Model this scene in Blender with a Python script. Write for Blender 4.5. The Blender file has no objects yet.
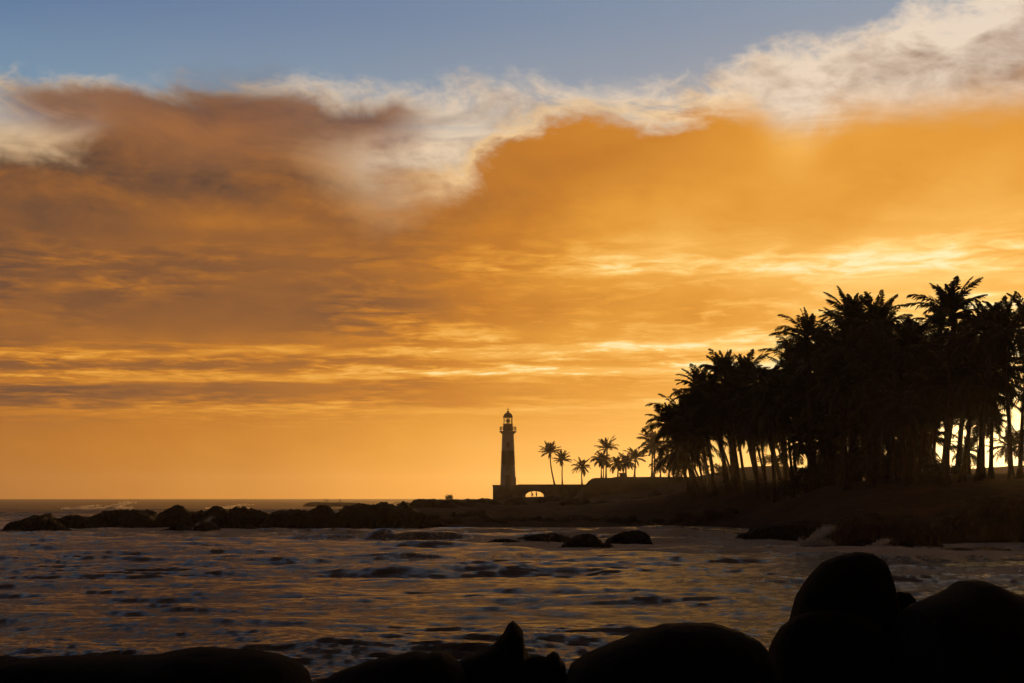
import bpy, bmesh, math, random
import numpy as np
from mathutils import Vector, noise as mn

random.seed(7)
C = bpy.context.scene.collection
sc = bpy.context.scene
PI = math.pi

# ------------------------------------------------------------------ camera frame
W, H = 1024, 683
F = 50.0 / 36.0 * W
CAM_Z = 3.5
HORIZON = 497.0
PITCH = math.atan((HORIZON - H / 2) / F)
CP, SP = math.cos(PITCH), math.sin(PITCH)


def ray(px, py):
    cx = (px - W / 2) / F
    cy = (H / 2 - py) / F
    return Vector((cx, CP - cy * SP, SP + cy * CP))


def at(px, py, D):
    """world point seen at that pixel, D metres out along +Y"""
    d = ray(px, py)
    return Vector((0, 0, CAM_Z)) + d * (D / d.y)


def zat(py, D):
    return at(512, py, D).z


def xat(px, py, D):
    return at(px, py, D).x


def sea_dist(py):
    d = ray(512, py)
    return d.y * (CAM_Z / -d.z)


# ------------------------------------------------------------------ object helpers
def tag(o, label=None, cat=None, group=None, kind=None):
    if label: o['label'] = label
    if cat: o['category'] = cat
    if group: o['group'] = group
    if kind: o['kind'] = kind
    return o


def empty(name, loc, label=None, cat=None, group=None, rz=0):
    o = bpy.data.objects.new(name, None)
    C.objects.link(o)
    o.location = loc
    o.rotation_euler = (0, 0, rz)
    o.empty_display_size = 0.3
    return tag(o, label, cat, group)


def link(name, me, mat=None, parent=None, loc=None):
    o = bpy.data.objects.new(name, me)
    C.objects.link(o)
    if mat is not None and not me.materials:
        me.materials.append(mat)
    if parent is not None: o.parent = parent
    if loc is not None: o.location = loc
    return o


def from_bm(name, bm, mat=None, parent=None, smooth=False, loc=None):
    me = bpy.data.meshes.new(name)
    bmesh.ops.recalc_face_normals(bm, faces=bm.faces)
    bm.to_mesh(me)
    bm.free()
    if smooth:
        me.polygons.foreach_set('use_smooth', [True] * len(me.polygons))
    return link(name, me, mat, parent, loc)


def mesh_np(name, V, faces, smooth=True):
    me = bpy.data.meshes.new(name)
    V = np.asarray(V, dtype=np.float32)
    faces = np.asarray(faces, dtype=np.int32)
    nf, k = faces.shape
    me.vertices.add(len(V))
    me.vertices.foreach_set('co', V.ravel())
    me.loops.add(nf * k)
    me.loops.foreach_set('vertex_index', faces.ravel())
    me.polygons.add(nf)
    me.polygons.foreach_set('loop_start', np.arange(0, nf * k, k, dtype=np.int32))
    me.polygons.foreach_set('loop_total', np.full(nf, k, dtype=np.int32))
    if smooth:
        me.polygons.foreach_set('use_smooth', np.ones(nf, dtype=bool))
    me.update(calc_edges=True)
    me.validate()
    return me


def lathe(bm, prof, seg=24, c=(0, 0)):
    """prof: (r, z) list; closed by caps"""
    rings = []
    for r, z in prof:
        rings.append([bm.verts.new((c[0] + r * math.cos(2 * PI * i / seg), c[1] + r * math.sin(2 * PI * i / seg), z)) for i in range(seg)])
    for a, b in zip(rings, rings[1:]):
        for i in range(seg):
            j = (i + 1) % seg
            bm.faces.new((a[i], a[j], b[j], b[i]))
    bm.faces.new(rings[0][::-1])
    bm.faces.new(rings[-1])


def tube(bm, pts, radii, seg=6, caps=True):
    rings = []
    n = len(pts)
    pts = [Vector(p) for p in pts]
    for k, p in enumerate(pts):
        t = (pts[min(k + 1, n - 1)] - pts[max(k - 1, 0)]).normalized()
        a = Vector((1, 0, 0)) if abs(t.x) < 0.8 else Vector((0, 1, 0))
        u = t.cross(a).normalized()
        v = t.cross(u)
        r = radii[k] if hasattr(radii, '__len__') else radii
        rings.append([bm.verts.new(p + (u * math.cos(2 * PI * i / seg) + v * math.sin(2 * PI * i / seg)) * r) for i in range(seg)])
    for a, b in zip(rings, rings[1:]):
        for i in range(seg):
            j = (i + 1) % seg
            bm.faces.new((a[i], a[j], b[j], b[i]))
    if caps:
        bm.faces.new(rings[0][::-1])
        bm.faces.new(rings[-1])


def box(bm, x0, x1, y0, y1, z0, z1):
    vs = [bm.verts.new(p) for p in ((x0, y0, z0), (x1, y0, z0), (x1, y1, z0), (x0, y1, z0), (x0, y0, z1), (x1, y0, z1), (x1, y1, z1), (x0, y1, z1))]
    for f in ((3, 2, 1, 0), (4, 5, 6, 7), (0, 1, 5, 4), (1, 2, 6, 5), (2, 3, 7, 6), (3, 0, 4, 7)):
        bm.faces.new([vs[i] for i in f])


# ------------------------------------------------------------------ numpy noise
def _hash(ix, iy, seed):
    h = (ix.astype(np.int64) * 374761393 + iy.astype(np.int64) * 668265263 + seed * 1442695041) & 0xFFFFFFFF
    h = ((h ^ (h >> 13)) * 1274126177) & 0xFFFFFFFF
    h = h ^ (h >> 16)
    return (h & 0xFFFF) / 65535.0


def vnoise(x, y, seed=0):
    ix, iy = np.floor(x), np.floor(y)
    fx, fy = x - ix, y - iy
    fx = fx * fx * (3 - 2 * fx)
    fy = fy * fy * (3 - 2 * fy)
    a, b = _hash(ix, iy, seed), _hash(ix + 1, iy, seed)
    c, d = _hash(ix, iy + 1, seed), _hash(ix + 1, iy + 1, seed)
    return (a + (b - a) * fx) * (1 - fy) + (c + (d - c) * fx) * fy


def fbm(x, y, seed=0, oct=4):
    s, a, t = 0, 1.0, 0
    for o in range(oct):
        s = s + a * (vnoise(x * 2 ** o + 17.3 * o, y * 2 ** o - 9.1 * o, seed + o) * 2 - 1)
        t += a
        a *= 0.5
    return s / t


def sstep(a, b, x):
    t = np.clip((x - a) / (b - a), 0, 1)
    return t * t * (3 - 2 * t)


# ------------------------------------------------------------------ node helpers
def lin(c):
    return tuple((v / 255 / 12.92 if v / 255 <= 0.04045 else ((v / 255 + 0.055) / 1.055) ** 2.4) for v in c) + (1.0,)


class N:
    """tiny expression builder over shader math nodes"""
    def __init__(s, nt, sock): s.nt, s.s = nt, sock

    def _m(s, op, *o, clamp=False):
        n = s.nt.nodes.new('ShaderNodeMath')
        n.operation = op
        n.use_clamp = clamp
        for i, v in enumerate((s,) + o):
            if isinstance(v, N): s.nt.links.new(v.s, n.inputs[i])
            else: n.inputs[i].default_value = v
        return N(s.nt, n.outputs[0])

    def __add__(s, o): return s._m('ADD', o)
    __radd__ = __add__
    def __mul__(s, o): return s._m('MULTIPLY', o)
    __rmul__ = __mul__
    def __sub__(s, o): return s._m('SUBTRACT', o)
    def __rsub__(s, o): return (s * -1) + o
    def __truediv__(s, o): return s._m('DIVIDE', o)
    def __pow__(s, o): return s._m('POWER', o)
    def __rtruediv__(s, o): return (s._m('POWER', -1.0)) * o
    def max(s, o): return s._m('MAXIMUM', o)
    def min(s, o): return s._m('MINIMUM', o)
    def clamp(s): return s._m('ADD', 0.0, clamp=True)
    def abs(s): return s._m('ABSOLUTE')
    def exp(s): return s._m('EXPONENT')

    def step(s, a, b):
        n = s.nt.nodes.new('ShaderNodeMapRange')
        n.interpolation_type = 'SMOOTHSTEP'
        for k, v in (('Value', s), ('From Min', a), ('From Max', b), ('To Min', 0.0), ('To Max', 1.0)):
            if isinstance(v, N): s.nt.links.new(v.s, n.inputs[k])
            else: n.inputs[k].default_value = v
        return N(s.nt, n.outputs[0])

    def curve(s, pts, x0, x1, y0, y1):
        """piecewise smooth curve through pts over x0..x1, values within y0..y1"""
        n = s.nt.nodes.new('ShaderNodeFloatCurve')
        t = ((s - x0) * (1.0 / (x1 - x0))).clamp()
        s.nt.links.new(t.s, n.inputs['Value'])
        c = n.mapping.curves[0]
        P = [((x - x0) / (x1 - x0), (y - y0) / (y1 - y0)) for x, y in pts]
        while len(c.points) < len(P): c.points.new(0.5, 0.5)
        for p, q in zip(c.points, P):
            p.location = q
            p.handle_type = 'AUTO_CLAMPED'
        n.mapping.update()
        return N(s.nt, n.outputs[0]) * (y1 - y0) + y0


def combine(nt, x, y, z=0.0):
    n = nt.nodes.new('ShaderNodeCombineXYZ')
    for i, v in enumerate((x, y, z)):
        if isinstance(v, N): nt.links.new(v.s, n.inputs[i])
        else: n.inputs[i].default_value = v
    return n.outputs[0]


def noise_n(nt, vec, scale=1.0, detail=6, rough=0.55, dist=0.0, lac=2.0):
    n = nt.nodes.new('ShaderNodeTexNoise')
    if vec is not None: nt.links.new(vec, n.inputs['Vector'])
    n.inputs['Scale'].default_value = scale
    n.inputs['Detail'].default_value = detail
    n.inputs['Roughness'].default_value = rough
    n.inputs['Lacunarity'].default_value = lac
    n.inputs['Distortion'].default_value = dist
    return N(nt, n.outputs['Fac'])


def mixc(nt, f, a, b):
    n = nt.nodes.new('ShaderNodeMix')
    n.data_type = 'RGBA'
    if isinstance(f, N): nt.links.new(f.s, n.inputs[0])
    else: n.inputs[0].default_value = f
    for i, v in ((6, a), (7, b)):
        if isinstance(v, (tuple, list)): n.inputs[i].default_value = v
        else: nt.links.new(v, n.inputs[i])
    return n.outputs[2]


def ramp(nt, f, stops, interp='LINEAR'):
    n = nt.nodes.new('ShaderNodeValToRGB')
    n.color_ramp.interpolation = interp
    e = n.color_ramp.elements
    while len(e) < len(stops): e.new(0.5)
    for el, (p, c) in zip(e, stops):
        el.position = p
        el.color = c
    nt.links.new(f.s, n.inputs[0])
    return n.outputs[0]


def vmath(nt, op, a, b=None, scale=None):
    n = nt.nodes.new('ShaderNodeVectorMath')
    n.operation = op
    for i, v in ((0, a), (1, b)):
        if v is None: continue
        if isinstance(v, (tuple, list)): n.inputs[i].default_value = v[:3]
        else: nt.links.new(v, n.inputs[i])
    if scale is not None:
        if isinstance(scale, N): nt.links.new(scale.s, n.inputs['Scale'])
        else: n.inputs['Scale'].default_value = scale
    return n.outputs[1] if op in ('DOT_PRODUCT', 'LENGTH') else n.outputs[0]


# ------------------------------------------------------------------ sun direction
sun_ray = ray(976, 441).normalized()
SUN_EL = math.asin(sun_ray.z)
SUN_AZ = math.atan2(sun_ray.x, sun_ray.y)


#SKY-BEGIN
def build_world():
    w = bpy.data.worlds.new('World')
    sc.world = w
    w.use_nodes = True
    nt = w.node_tree
    nt.nodes.clear()
    out = nt.nodes.new('ShaderNodeOutputWorld')
    bg = nt.nodes.new('ShaderNodeBackground')
    nt.links.new(bg.outputs[0], out.inputs[0])
    tc = nt.nodes.new('ShaderNodeTexCoord')
    d = tc.outputs['Generated']
    sx = nt.nodes.new('ShaderNodeSeparateXYZ')
    nt.links.new(d, sx.inputs[0])
    X, Y, Z = (N(nt, sx.outputs[i]) for i in range(3))
    az = X._m('ARCTAN2', Y)
    el = Z._m('ARCSINE')
    # bearings and heights in tenths of a milliradian-like units (u to the right, v down from the zenith side)
    u = az * F + 512.0
    v = el * -F + HORIZON
    # the cloud deck as a plane overhead: features shrink and flatten towards the horizon
    inv = 1.0 / (Z.max(0.0) + 0.035)
    P = combine(nt, X * inv, Y * inv, 0.0)
    n_big = noise_n(nt, P, 0.55, 5, 0.5, 0.3)
    n_mid = noise_n(nt, vmath(nt, 'ADD', P, (13.1, 4.7, 2.0)), 1.5, 8, 0.58, 0.4)
    n_fin = noise_n(nt, vmath(nt, 'ADD', P, (3.1, 24.7, 7.0)), 5.0, 8, 0.6, 0.5)
    Q = combine(nt, u * 0.012, v * 0.02, 0.0)             # puffier detail of the high clouds
    n_puf = noise_n(nt, Q, 1.0, 9, 0.55, 0.5)
    Q2 = combine(nt, u * 0.006 + v * 0.004, v * 0.022 - u * 0.003, 3.0)   # slanted wisps
    n_wsp = noise_n(nt, Q2, 1.0, 9, 0.6, 0.9)
    n_lo = noise_n(nt, combine(nt, u * 0.0045, v * 0.009, 9.0), 1.0, 6, 0.5, 0.4)

    U0, U1 = -700.0, 1750.0
    up = u + (n_lo - 0.5) * 90.0
    vp = v + (n_lo - 0.5) * 50.0

    # --- clear sky
    sky = nt.nodes.new('ShaderNodeTexSky')
    sky.sky_type = 'NISHITA'
    sky.sun_disc = False
    sky.sun_elevation = SUN_EL
    sky.sun_rotation = SUN_AZ
    sky.air_density = 1.0
    sky.dust_density = 0.6
    sky.ozone_density = 3.0
    nish = vmath(nt, 'MULTIPLY', sky.outputs[0], (0.09, 0.09, 0.09))
    ub = (up * (1 / 1024.0)).clamp()
    blue_hi = mixc(nt, ub, lin((98, 124, 164)), lin((150, 164, 180)))
    blue_lo = mixc(nt, ub, lin((126, 154, 178)), lin((176, 172, 174)))
    blue = mixc(nt, v.step(0.0, 110.0), blue_hi, blue_lo)
    high = (v * -1.0).step(0.0, 55.0)
    blue = mixc(nt, high, blue, lin((86, 65, 54)))
    clear = mixc(nt, 0.85, nish, blue)

    # --- high white cloud
    uw = u + (n_puf - 0.5) * 80.0 + (n_wsp - 0.5) * 60.0
    e2 = uw.curve([(-700, 175), (0, 172), (70, 164), (110, 146), (160, 120), (225, 108), (265, 116), (300, 142), (345, 180), (390, 200), (430, 193), (470, 180), (490, 162),
                  (540, 142), (600, 127), (650, 132), (700, 126), (740, 120), (790, 138), (850, 126), (1024, 126), (1750, 110)], U0, U1, 0, 300)
    e1 = u.curve([(-700, 120), (0, 103), (60, 101), (150, 95), (190, 96), (260, 89), (330, 90), (420, 90), (520, 82), (600, 80), (660, 92),
                  (720, 84), (760, 62), (830, 55), (880, 46), (905, 26), (940, 22), (1024, 10), (1750, -60)], U0, U1, -100, 300)
    n_bil = (noise_n(nt, vmath(nt, 'ADD', Q, (5.0, 2.0, 1.0)), 2.6, 8, 0.55, 0.2) - 0.5).abs() * 2.0
    nd = (n_puf - 0.5) * 60.0 + (n_wsp - 0.5) * 40.0 + (n_bil - 0.25) * -30.0
    m1 = (v + nd - e1).step(-8.0, 26.0)
    m1 = m1 * ((n_wsp - 0.26) * 2.6 + u.step(640.0, 760.0) * 0.75).clamp().max((v - e1).step(20.0, 60.0))
    m1 = m1 * (1.0 - (n_wsp - 0.55).step(0.0, 0.14) * (1.0 - (v - e1).step(15.0, 70.0)) * 0.8)
    shade1 = ((n_puf - 0.5) * 2.6 + (n_wsp - 0.5) * 1.8 + (n_bil - 0.25) * 0.6 + (v - e1) * 0.0075 - 0.05).clamp()
    depth1 = (v - e2 + 22.0).step(0.0, 44.0)
    cream = mixc(nt, ub, lin((236, 204, 162)), lin((232, 214, 194)))
    mauve = mixc(nt, ub, lin((160, 132, 112)), lin((166, 140, 122)))
    c1 = mixc(nt, shade1, cream, mauve)
    c1 = mixc(nt, depth1 * 0.5, c1, lin((236, 186, 122)))

    # --- warm cloud body: a broad brightness field, brighter towards the sun
    cols = [-700, 0, 128, 256, 384, 512, 640, 768, 896, 1024, 1400, 1750]
    rows = [
        (60,  [.12, .16, .19, .23, .30, .38, .48, .58, .62, .58, .44, .25]),
        (120, [.14, .17, .19, .23, .34, .44, .54, .62, .64, .60, .46, .26]),
        (165, [.15, .20, .26, .33, .43, .48, .58, .65, .66, .63, .48, .27]),
        (210, [.16, .22, .28, .34, .41, .48, .63, .71, .73, .69, .52, .28]),
        (250, [.17, .23, .28, .34, .40, .54, .69, .77, .80, .76, .56, .30]),
        (300, [.17, .25, .30, .36, .42, .56, .69, .78, .86, .83, .60, .32]),
        (350, [.18, .31, .37, .44, .52, .62, .72, .80, .88, .87, .64, .33]),
        (400, [.19, .38, .43, .49, .57, .66, .76, .85, .92, .92, .66, .34]),
        (450, [.20, .44, .51, .58, .65, .74, .80, .87, .94, .97, .68, .34]),
        (498, [.20, .43, .50, .57, .64, .71, .77, .85, .93, .96, .68, .34]),
    ]
    b = None
    vprev = None
    for vv, vals in rows:
        c = up.curve(list(zip(cols, vals)), U0, U1, 0, 1)
        if b is None: b = c
        else:
            f = ((vp - vprev) * (1.0 / (vv - vprev))).clamp()
            b = b + (c - b) * f
        vprev = vv
    # long streaks of thin cloud low over the sea
    vs = v + (n_mid - 0.5) * 22.0 + (n_big - 0.5) * 26.0 + (u - 512.0) * 0.02
    line = vs.curve([(200, 0), (230, 0.0), (262, .015), (285, .02), (310, -.02), (335, .0), (346, .03), (352, .13), (359, .01), (366, .06), (373, .14), (379, -.01), (392, -.06),
                     (402, .0), (407, .05), (414, .0), (430, 0), (498, 0)], 200, 498, -0.1, 0.15)
    band = (v - 215.0).step(0.0, 60.0) * (1.0 - (v - 395.0).step(0.0, 45.0))
    tex = ((n_mid - 0.53) * 1.5 + (n_fin - 0.5) * 1.35)
    tex = tex.max(-0.14).min(0.30)
    n_pat = noise_n(nt, combine(nt, u * 0.006, v * 0.016, 21.0), 1.0, 4, 0.5, 0.3)
    patch = ((n_pat - 0.43) * 5.0).clamp()
    lane = (1.0 - ((v - 366.0) * (1 / 24.0)).abs().clamp()) * 0.8 + (1.0 - ((v - 268.0) * (1 / 34.0)).abs().clamp()) * u.step(330.0, 520.0) * 0.8 + (1.0 - ((v - 325.0) * (1 / 34.0)).abs().clamp()) * u.step(330.0, 560.0) * 0.5
    tex = tex * (patch * 0.75 + lane + 0.12).min(1.1)
    b = b + line * (0.75 + n_fin * 1.1) + tex * band * 0.62
    # soft large mottling everywhere
    b = b + (n_lo - 0.5) * 0.16 + (n_puf - 0.5) * 0.07 * (1.0 - (v - 380.0).step(0.0, 60.0))
    b = b + ((n_wsp - 0.5) * 0.42 + (n_bil - 0.25) * 0.14) * (v - 95.0).step(0.0, 30.0) * (1.0 - (v - 190.0).step(0.0, 70.0)) * (1.0 - u.step(380.0, 520.0))
    b = b + ((n_mid - 0.5) * 0.20 + (n_puf - 0.5) * 0.10) * (v - 150.0).step(0.0, 50.0) * (1.0 - (v - 225.0).step(0.0, 40.0))
    # luminous patches
    def blob(cu, cv, ru, rv):
        a = (u - cu) * (1.0 / ru)
        c = (v - cv) * (1.0 / rv)
        return ((a * a + c * c + (n_puf - 0.5) * 2.2 + (n_wsp - 0.5) * 1.5) * -1.0).exp()
    b = b + blob(870, 268, 140, 24) * 0.07 + blob(600, 268, 110, 16) * 0.05 + blob(795, 155, 30, 30) * 0.12
    b = b + blob(30, 330, 70, 18) * 0.10 + blob(230, 225, 60, 18) * 0.08
    b = b - blob(300, 300, 190, 18) * 0.05 - blob(430, 235, 80, 22) * 0.04 - blob(110, 395, 160, 10) * 0.05
    warm = ramp(nt, b.clamp(), [
        (0.0, lin((40, 33, 36))), (0.10, lin((66, 48, 42))), (0.2, lin((105, 74, 55))), (0.35, lin((149, 95, 50))), (0.5, lin((195, 122, 43))),
        (0.65, lin((227, 154, 57))), (0.8, lin((246, 181, 86))), (0.9, lin((255, 209, 122))), (1.0, lin((255, 236, 180)))])

    soft = u.curve([(-700, 30), (80, 24), (150, 34), (230, 40), (300, 62), (400, 45), (450, 24), (490, 15), (560, 10), (690, 11), (780, 26), (1024, 34), (1750, 60)], U0, U1, 0, 100)
    nd2 = (n_puf - 0.5) * 40.0 + (n_wsp - 0.5) * 20.0 + (n_bil - 0.25) * -18.0
    m2 = (v + nd2 - e2).step(soft * -1.0, soft)
    rim = (1.0 - ((v + nd2 - e2 + 10.0).abs() * (1 / 16.0)).clamp()) * u.step(330.0, 480.0) * (1.0 - u.step(660.0, 800.0))

    # --- dark brown bank, upper left
    a = ((u - 215.0) * (1 / 235.0))
    hc = (1.0 - a * a).max(0.0)
    vd = v + (n_puf - 0.5) * 46.0 + (n_wsp - 0.5) * 20.0
    m3 = (vd - 106.0).step(-10.0, 14.0) * (1.0 - (vd - 118.0 - hc * 30.0).step(-14.0, 42.0)) * hc.step(0.0, 0.55)
    darkc = mixc(nt, ((v - 100.0) * (1 / 75.0) + (n_wsp - 0.5) * 1.6 + (n_puf - 0.5) * 1.2).clamp(), lin((108, 75, 61)), lin((164, 108, 66)))

    col = mixc(nt, m1, clear, c1)
    col = mixc(nt, rim * 0.7 * m1, col, lin((250, 205, 140)))
    col = mixc(nt, m2, col, warm)
    col = mixc(nt, m3 * 0.92, col, darkc)
    # light pouring round the low sun
    dots = N(nt, vmath(nt, 'DOT_PRODUCT', d, tuple(sun_ray)))
    ang = dots.min(1.0)._m('ARCCOSINE')
    g1 = ((ang * (1 / 0.055)) ** 2.0 * -1.0).exp() * 1.7
    g2 = ((ang * (1 / 0.13)) ** 2.0 * -1.0).exp() * 0.05
    glow = vmath(nt, 'SCALE', (1.0, 0.70, 0.28), scale=g1)
    glow2 = vmath(nt, 'SCALE', (1.0, 0.62, 0.20), scale=g2)
    col = vmath(nt, 'ADD', vmath(nt, 'ADD', col, glow), glow2)
    # away from the sunset the evening sky is dim
    side = az.abs()
    dim = 1.0 - side.step(0.6, 1.6) * 0.80
    dim = dim * (1.0 - el.step(0.5, 1.3) * 0.2)
    dim = dim * (1.0 - (Z * -1.0).step(0.0, 0.05) * 0.9)
    col = vmath(nt, 'SCALE', col, scale=dim * 10.0)
    nt.links.new(col, bg.inputs[0])
    bg.inputs[1].default_value = 0.1


build_world()
#SKY-END

cam = bpy.data.cameras.new('camera')
cam.lens = 50
cam.sensor_width = 36
cam.clip_start = 0.1
cam.clip_end = 20000
co = bpy.data.objects.new('camera', cam)
C.objects.link(co)
co.location = (0, 0, CAM_Z)
co.rotation_euler = (PI / 2 + PITCH, 0, 0)
sc.camera = co
sc.view_settings.view_transform = 'Standard'
sc.view_settings.look = 'None'
sc.view_settings.exposure = 0
sc.view_settings.gamma = 1
#GEOMETRY
# ------------------------------------------------------------------ materials
def new_mat(name):
    m = bpy.data.materials.new(name)
    m.use_nodes = True
    nt = m.node_tree
    return m, nt, nt.nodes['Principled BSDF'], nt.nodes['Material Output']


def obj_coord(nt, scale=None):
    tc = nt.nodes.new('ShaderNodeTexCoord')
    return tc.outputs['Object']


def geo_pos(nt):
    return nt.nodes.new('ShaderNodeNewGeometry').outputs['Position']


def bump(nt, bsdf, fac, strength, dist):
    b = nt.nodes.new('ShaderNodeBump')
    b.inputs['Strength'].default_value = strength
    b.inputs['Distance'].default_value = dist
    nt.links.new(fac.s, b.inputs['Height'])
    nt.links.new(b.outputs[0], bsdf.inputs['Normal'])


def simple_mat(name, c0, c1, scale=4.0, rough=0.8, bs=0.4, bd=0.03, spec=0.3):
    m, nt, b, _ = new_mat(name)
    p = geo_pos(nt)
    n = noise_n(nt, p, scale, 6, 0.6)
    nt.links.new(ramp(nt, n, [(0.32, c0 + (1,)), (0.68, c1 + (1,))]), b.inputs['Base Color'])
    b.inputs['Roughness'].default_value = rough
    b.inputs['Specular IOR Level'].default_value = spec
    if bs:
        bump(nt, b, noise_n(nt, p, scale * 3, 8, 0.65), bs, bd)
    return m


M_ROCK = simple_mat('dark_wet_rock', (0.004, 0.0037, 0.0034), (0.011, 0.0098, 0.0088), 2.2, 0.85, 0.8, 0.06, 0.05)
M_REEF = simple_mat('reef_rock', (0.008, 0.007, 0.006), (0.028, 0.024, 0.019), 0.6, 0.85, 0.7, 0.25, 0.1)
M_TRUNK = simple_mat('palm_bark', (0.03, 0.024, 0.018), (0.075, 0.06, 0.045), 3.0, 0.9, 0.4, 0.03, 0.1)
M_STONE = simple_mat('weathered_stone', (0.16, 0.13, 0.10), (0.30, 0.25, 0.20), 0.8, 0.9, 0.5, 0.06, 0.2)
M_WHITE = simple_mat('white_limewash', (0.52, 0.49, 0.44), (0.68, 0.65, 0.60), 0.9, 0.8, 0.2, 0.02, 0.3)
M_RED = simple_mat('red_limewash', (0.08, 0.016, 0.013), (0.13, 0.026, 0.02), 0.9, 0.8, 0.2, 0.02, 0.3)
M_IRON = simple_mat('dark_iron', (0.04, 0.03, 0.028), (0.08, 0.05, 0.045), 3.0, 0.6, 0, 0, 0.4)
M_WOOD = simple_mat('dark_wood', (0.05, 0.035, 0.025), (0.10, 0.07, 0.05), 3.0, 0.8, 0.2, 0.02, 0.2)
M_SKIN = simple_mat('skin', (0.16, 0.08, 0.05), (0.20, 0.11, 0.07), 5.0, 0.6, 0, 0, 0.3)
M_HAIR = simple_mat('hair', (0.01, 0.008, 0.006), (0.02, 0.015, 0.01), 20.0, 0.6, 0, 0, 0.3)
M_CLOTH = simple_mat('dark_cloth', (0.03, 0.03, 0.04), (0.06, 0.055, 0.06), 6.0, 0.9, 0, 0, 0.1)
M_CLOTH2 = simple_mat('pale_cloth', (0.30, 0.26, 0.22), (0.42, 0.38, 0.33), 6.0, 0.9, 0, 0, 0.1)


def leaf_mat(name, c0, c1, trans):
    m, nt, b, out = new_mat(name)
    n = noise_n(nt, geo_pos(nt), 0.9, 3, 0.6)
    c = ramp(nt, n, [(0.3, c0 + (1,)), (0.7, c1 + (1,))])
    nt.links.new(c, b.inputs['Base Color'])
    b.inputs['Roughness'].default_value = 0.55
    b.inputs['Specular IOR Level'].default_value = 0.2
    t = nt.nodes.new('ShaderNodeBsdfTranslucent')
    nt.links.new(c, t.inputs[0])
    mx = nt.nodes.new('ShaderNodeMixShader')
    mx.inputs[0].default_value = trans
    nt.links.new(b.outputs[0], mx.inputs[1])
    nt.links.new(t.outputs[0], mx.inputs[2])
    nt.links.new(mx.outputs[0], out.inputs[0])
    return m


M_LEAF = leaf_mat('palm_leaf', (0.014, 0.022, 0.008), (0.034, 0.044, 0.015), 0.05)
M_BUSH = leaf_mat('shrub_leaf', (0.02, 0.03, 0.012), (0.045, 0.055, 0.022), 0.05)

m, nt, b, _o = new_mat('lantern_glass')
b.inputs['Base Color'].default_value = (0.9, 0.95, 0.95, 1)
b.inputs['Transmission Weight'].default_value = 1.0
b.inputs['Roughness'].default_value = 0.02
b.inputs['IOR'].default_value = 1.02
M_GLASS = m

# ------------------------------------------------------------------ terrain heights
CTRL = []


def cp(px, D, z): CTRL.append(((px - 512) / F * D, D, z))


for px, D in ((395, 168), (430, 167), (470, 166), (520, 165), (560, 167), (600, 167), (650, 169), (700, 172), (745, 160), (775, 132), (815, 112),
              (850, 108), (940, 107), (1024, 110), (1150, 105), (1300, 98), (1500, 90)):
    cp(px, D, 0.0)
    cp(px, D - 13, -1.5)
    cp(px, D - 40, -3.0)
for a in ((385, 200, -.2), (385, 260, -.4), (375, 330, -1.4), (340, 200, -2), (340, 300, -2.5), (250, 250, -3),
          (420, 190, 1.1), (420, 230, 2.0), (440, 262, 2.2), (440, 300, 1.0), (470, 190, .9), (470, 230, 1.7), (505, 200, .9), (505, 250, 1.5),
          (505, 300, 2.1), (505, 333, 2.7), (535, 300, 2.3), (535, 320, 2.9), (526, 332, 3.35), (544, 332, 3.75), (535, 338, 3.5), (560, 200, .8), (560, 250, 1.5), (560, 300, 2.3), (560, 331, 2.7), (600, 200, .8), (600, 240, 1.6),
          (600, 280, 2.7), (600, 298, 3.6), (650, 200, .9), (650, 240, 2.2), (650, 280, 3.6), (650, 294, 4.6),
          (700, 195, 1.6), (700, 220, 4.0), (700, 250, 4.9), (700, 290, 6.0),
          (440, 345, 2.3), (440, 385, 1.2), (440, 405, -1.5), (420, 345, 1.9), (400, 345, .8), (470, 345, 2.6), (470, 375, 2.1), (470, 398, -1.5), (415, 300, -.2),
          (505, 350, 2.6), (505, 382, -.8), (535, 346, 2.4), (535, 362, .8), (535, 385, -1.5), (535, 430, -3),
          (560, 372, 1.8), (600, 385, 2.0), (600, 430, -2),
          (690, 330, 7.4), (690, 400, 6.0), (712, 306, 8.2), (740, 310, 9.9), (780, 310, 10.2), (820, 310, 9.5), (668, 212, 4.0), (690, 206, 4.7), (715, 196, 4.7), (740, 192, 4.8), (740, 380, 7), (800, 430, 7), (900, 300, 6.6), (1024, 300, 6.6), (950, 335, 9), (1024, 340, 11), (1110, 340, 11),
          (1200, 300, 6.6), (1300, 400, 7), (900, 500, 6), (1200, 500, 6), (1100, 600, 5), (800, 560, 2), (650, 480, 0),
          (760, 168, 2.0), (760, 188, 4.2), (760, 230, 5.2), (800, 140, 1.8), (800, 160, 4.0), (850, 119, 1.0), (850, 135, 2.8), (850, 150, 4.4), (940, 118, 1.3),
          (940, 132, 3.6), (940, 145, 5.0), (1024, 119, 1.6), (1024, 130, 4.6), (1024, 145, 5.7), (1150, 122, 3.4), (1150, 145, 5.6), (850, 200, 4.8),
          (1024, 200, 5.9), (850, 240, 5.4), (1150, 240, 6.0), (1400, 140, 5.6), (1400, 250, 6), (1500, 400, 6)):
    cp(*a)
for X, Y in ((-200, 60), (-200, 150), (-200, 300), (-200, 450), (-100, 60), (-60, 60), (0, 60), (60, 55), (120, 50), (-120, 500), (0, 520), (80, 560), (-60, 460)):
    CTRL.append((X, Y, -4.0))
CT = np.array(CTRL)


def _rbf_fit():
    d = np.hypot(CT[:, None, 0] - CT[None, :, 0], CT[:, None, 1] - CT[None, :, 1])
    A = -np.sqrt(d * d + 9.0)
    n = len(CT)
    M = np.zeros((n + 1, n + 1))
    M[:n, :n] = A + np.eye(n) * 0.6
    M[:n, n] = 1
    M[n, :n] = 1
    r = np.zeros(n + 1)
    r[:n] = CT[:, 2]
    return np.linalg.solve(M, r)


RW = _rbf_fit()


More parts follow.
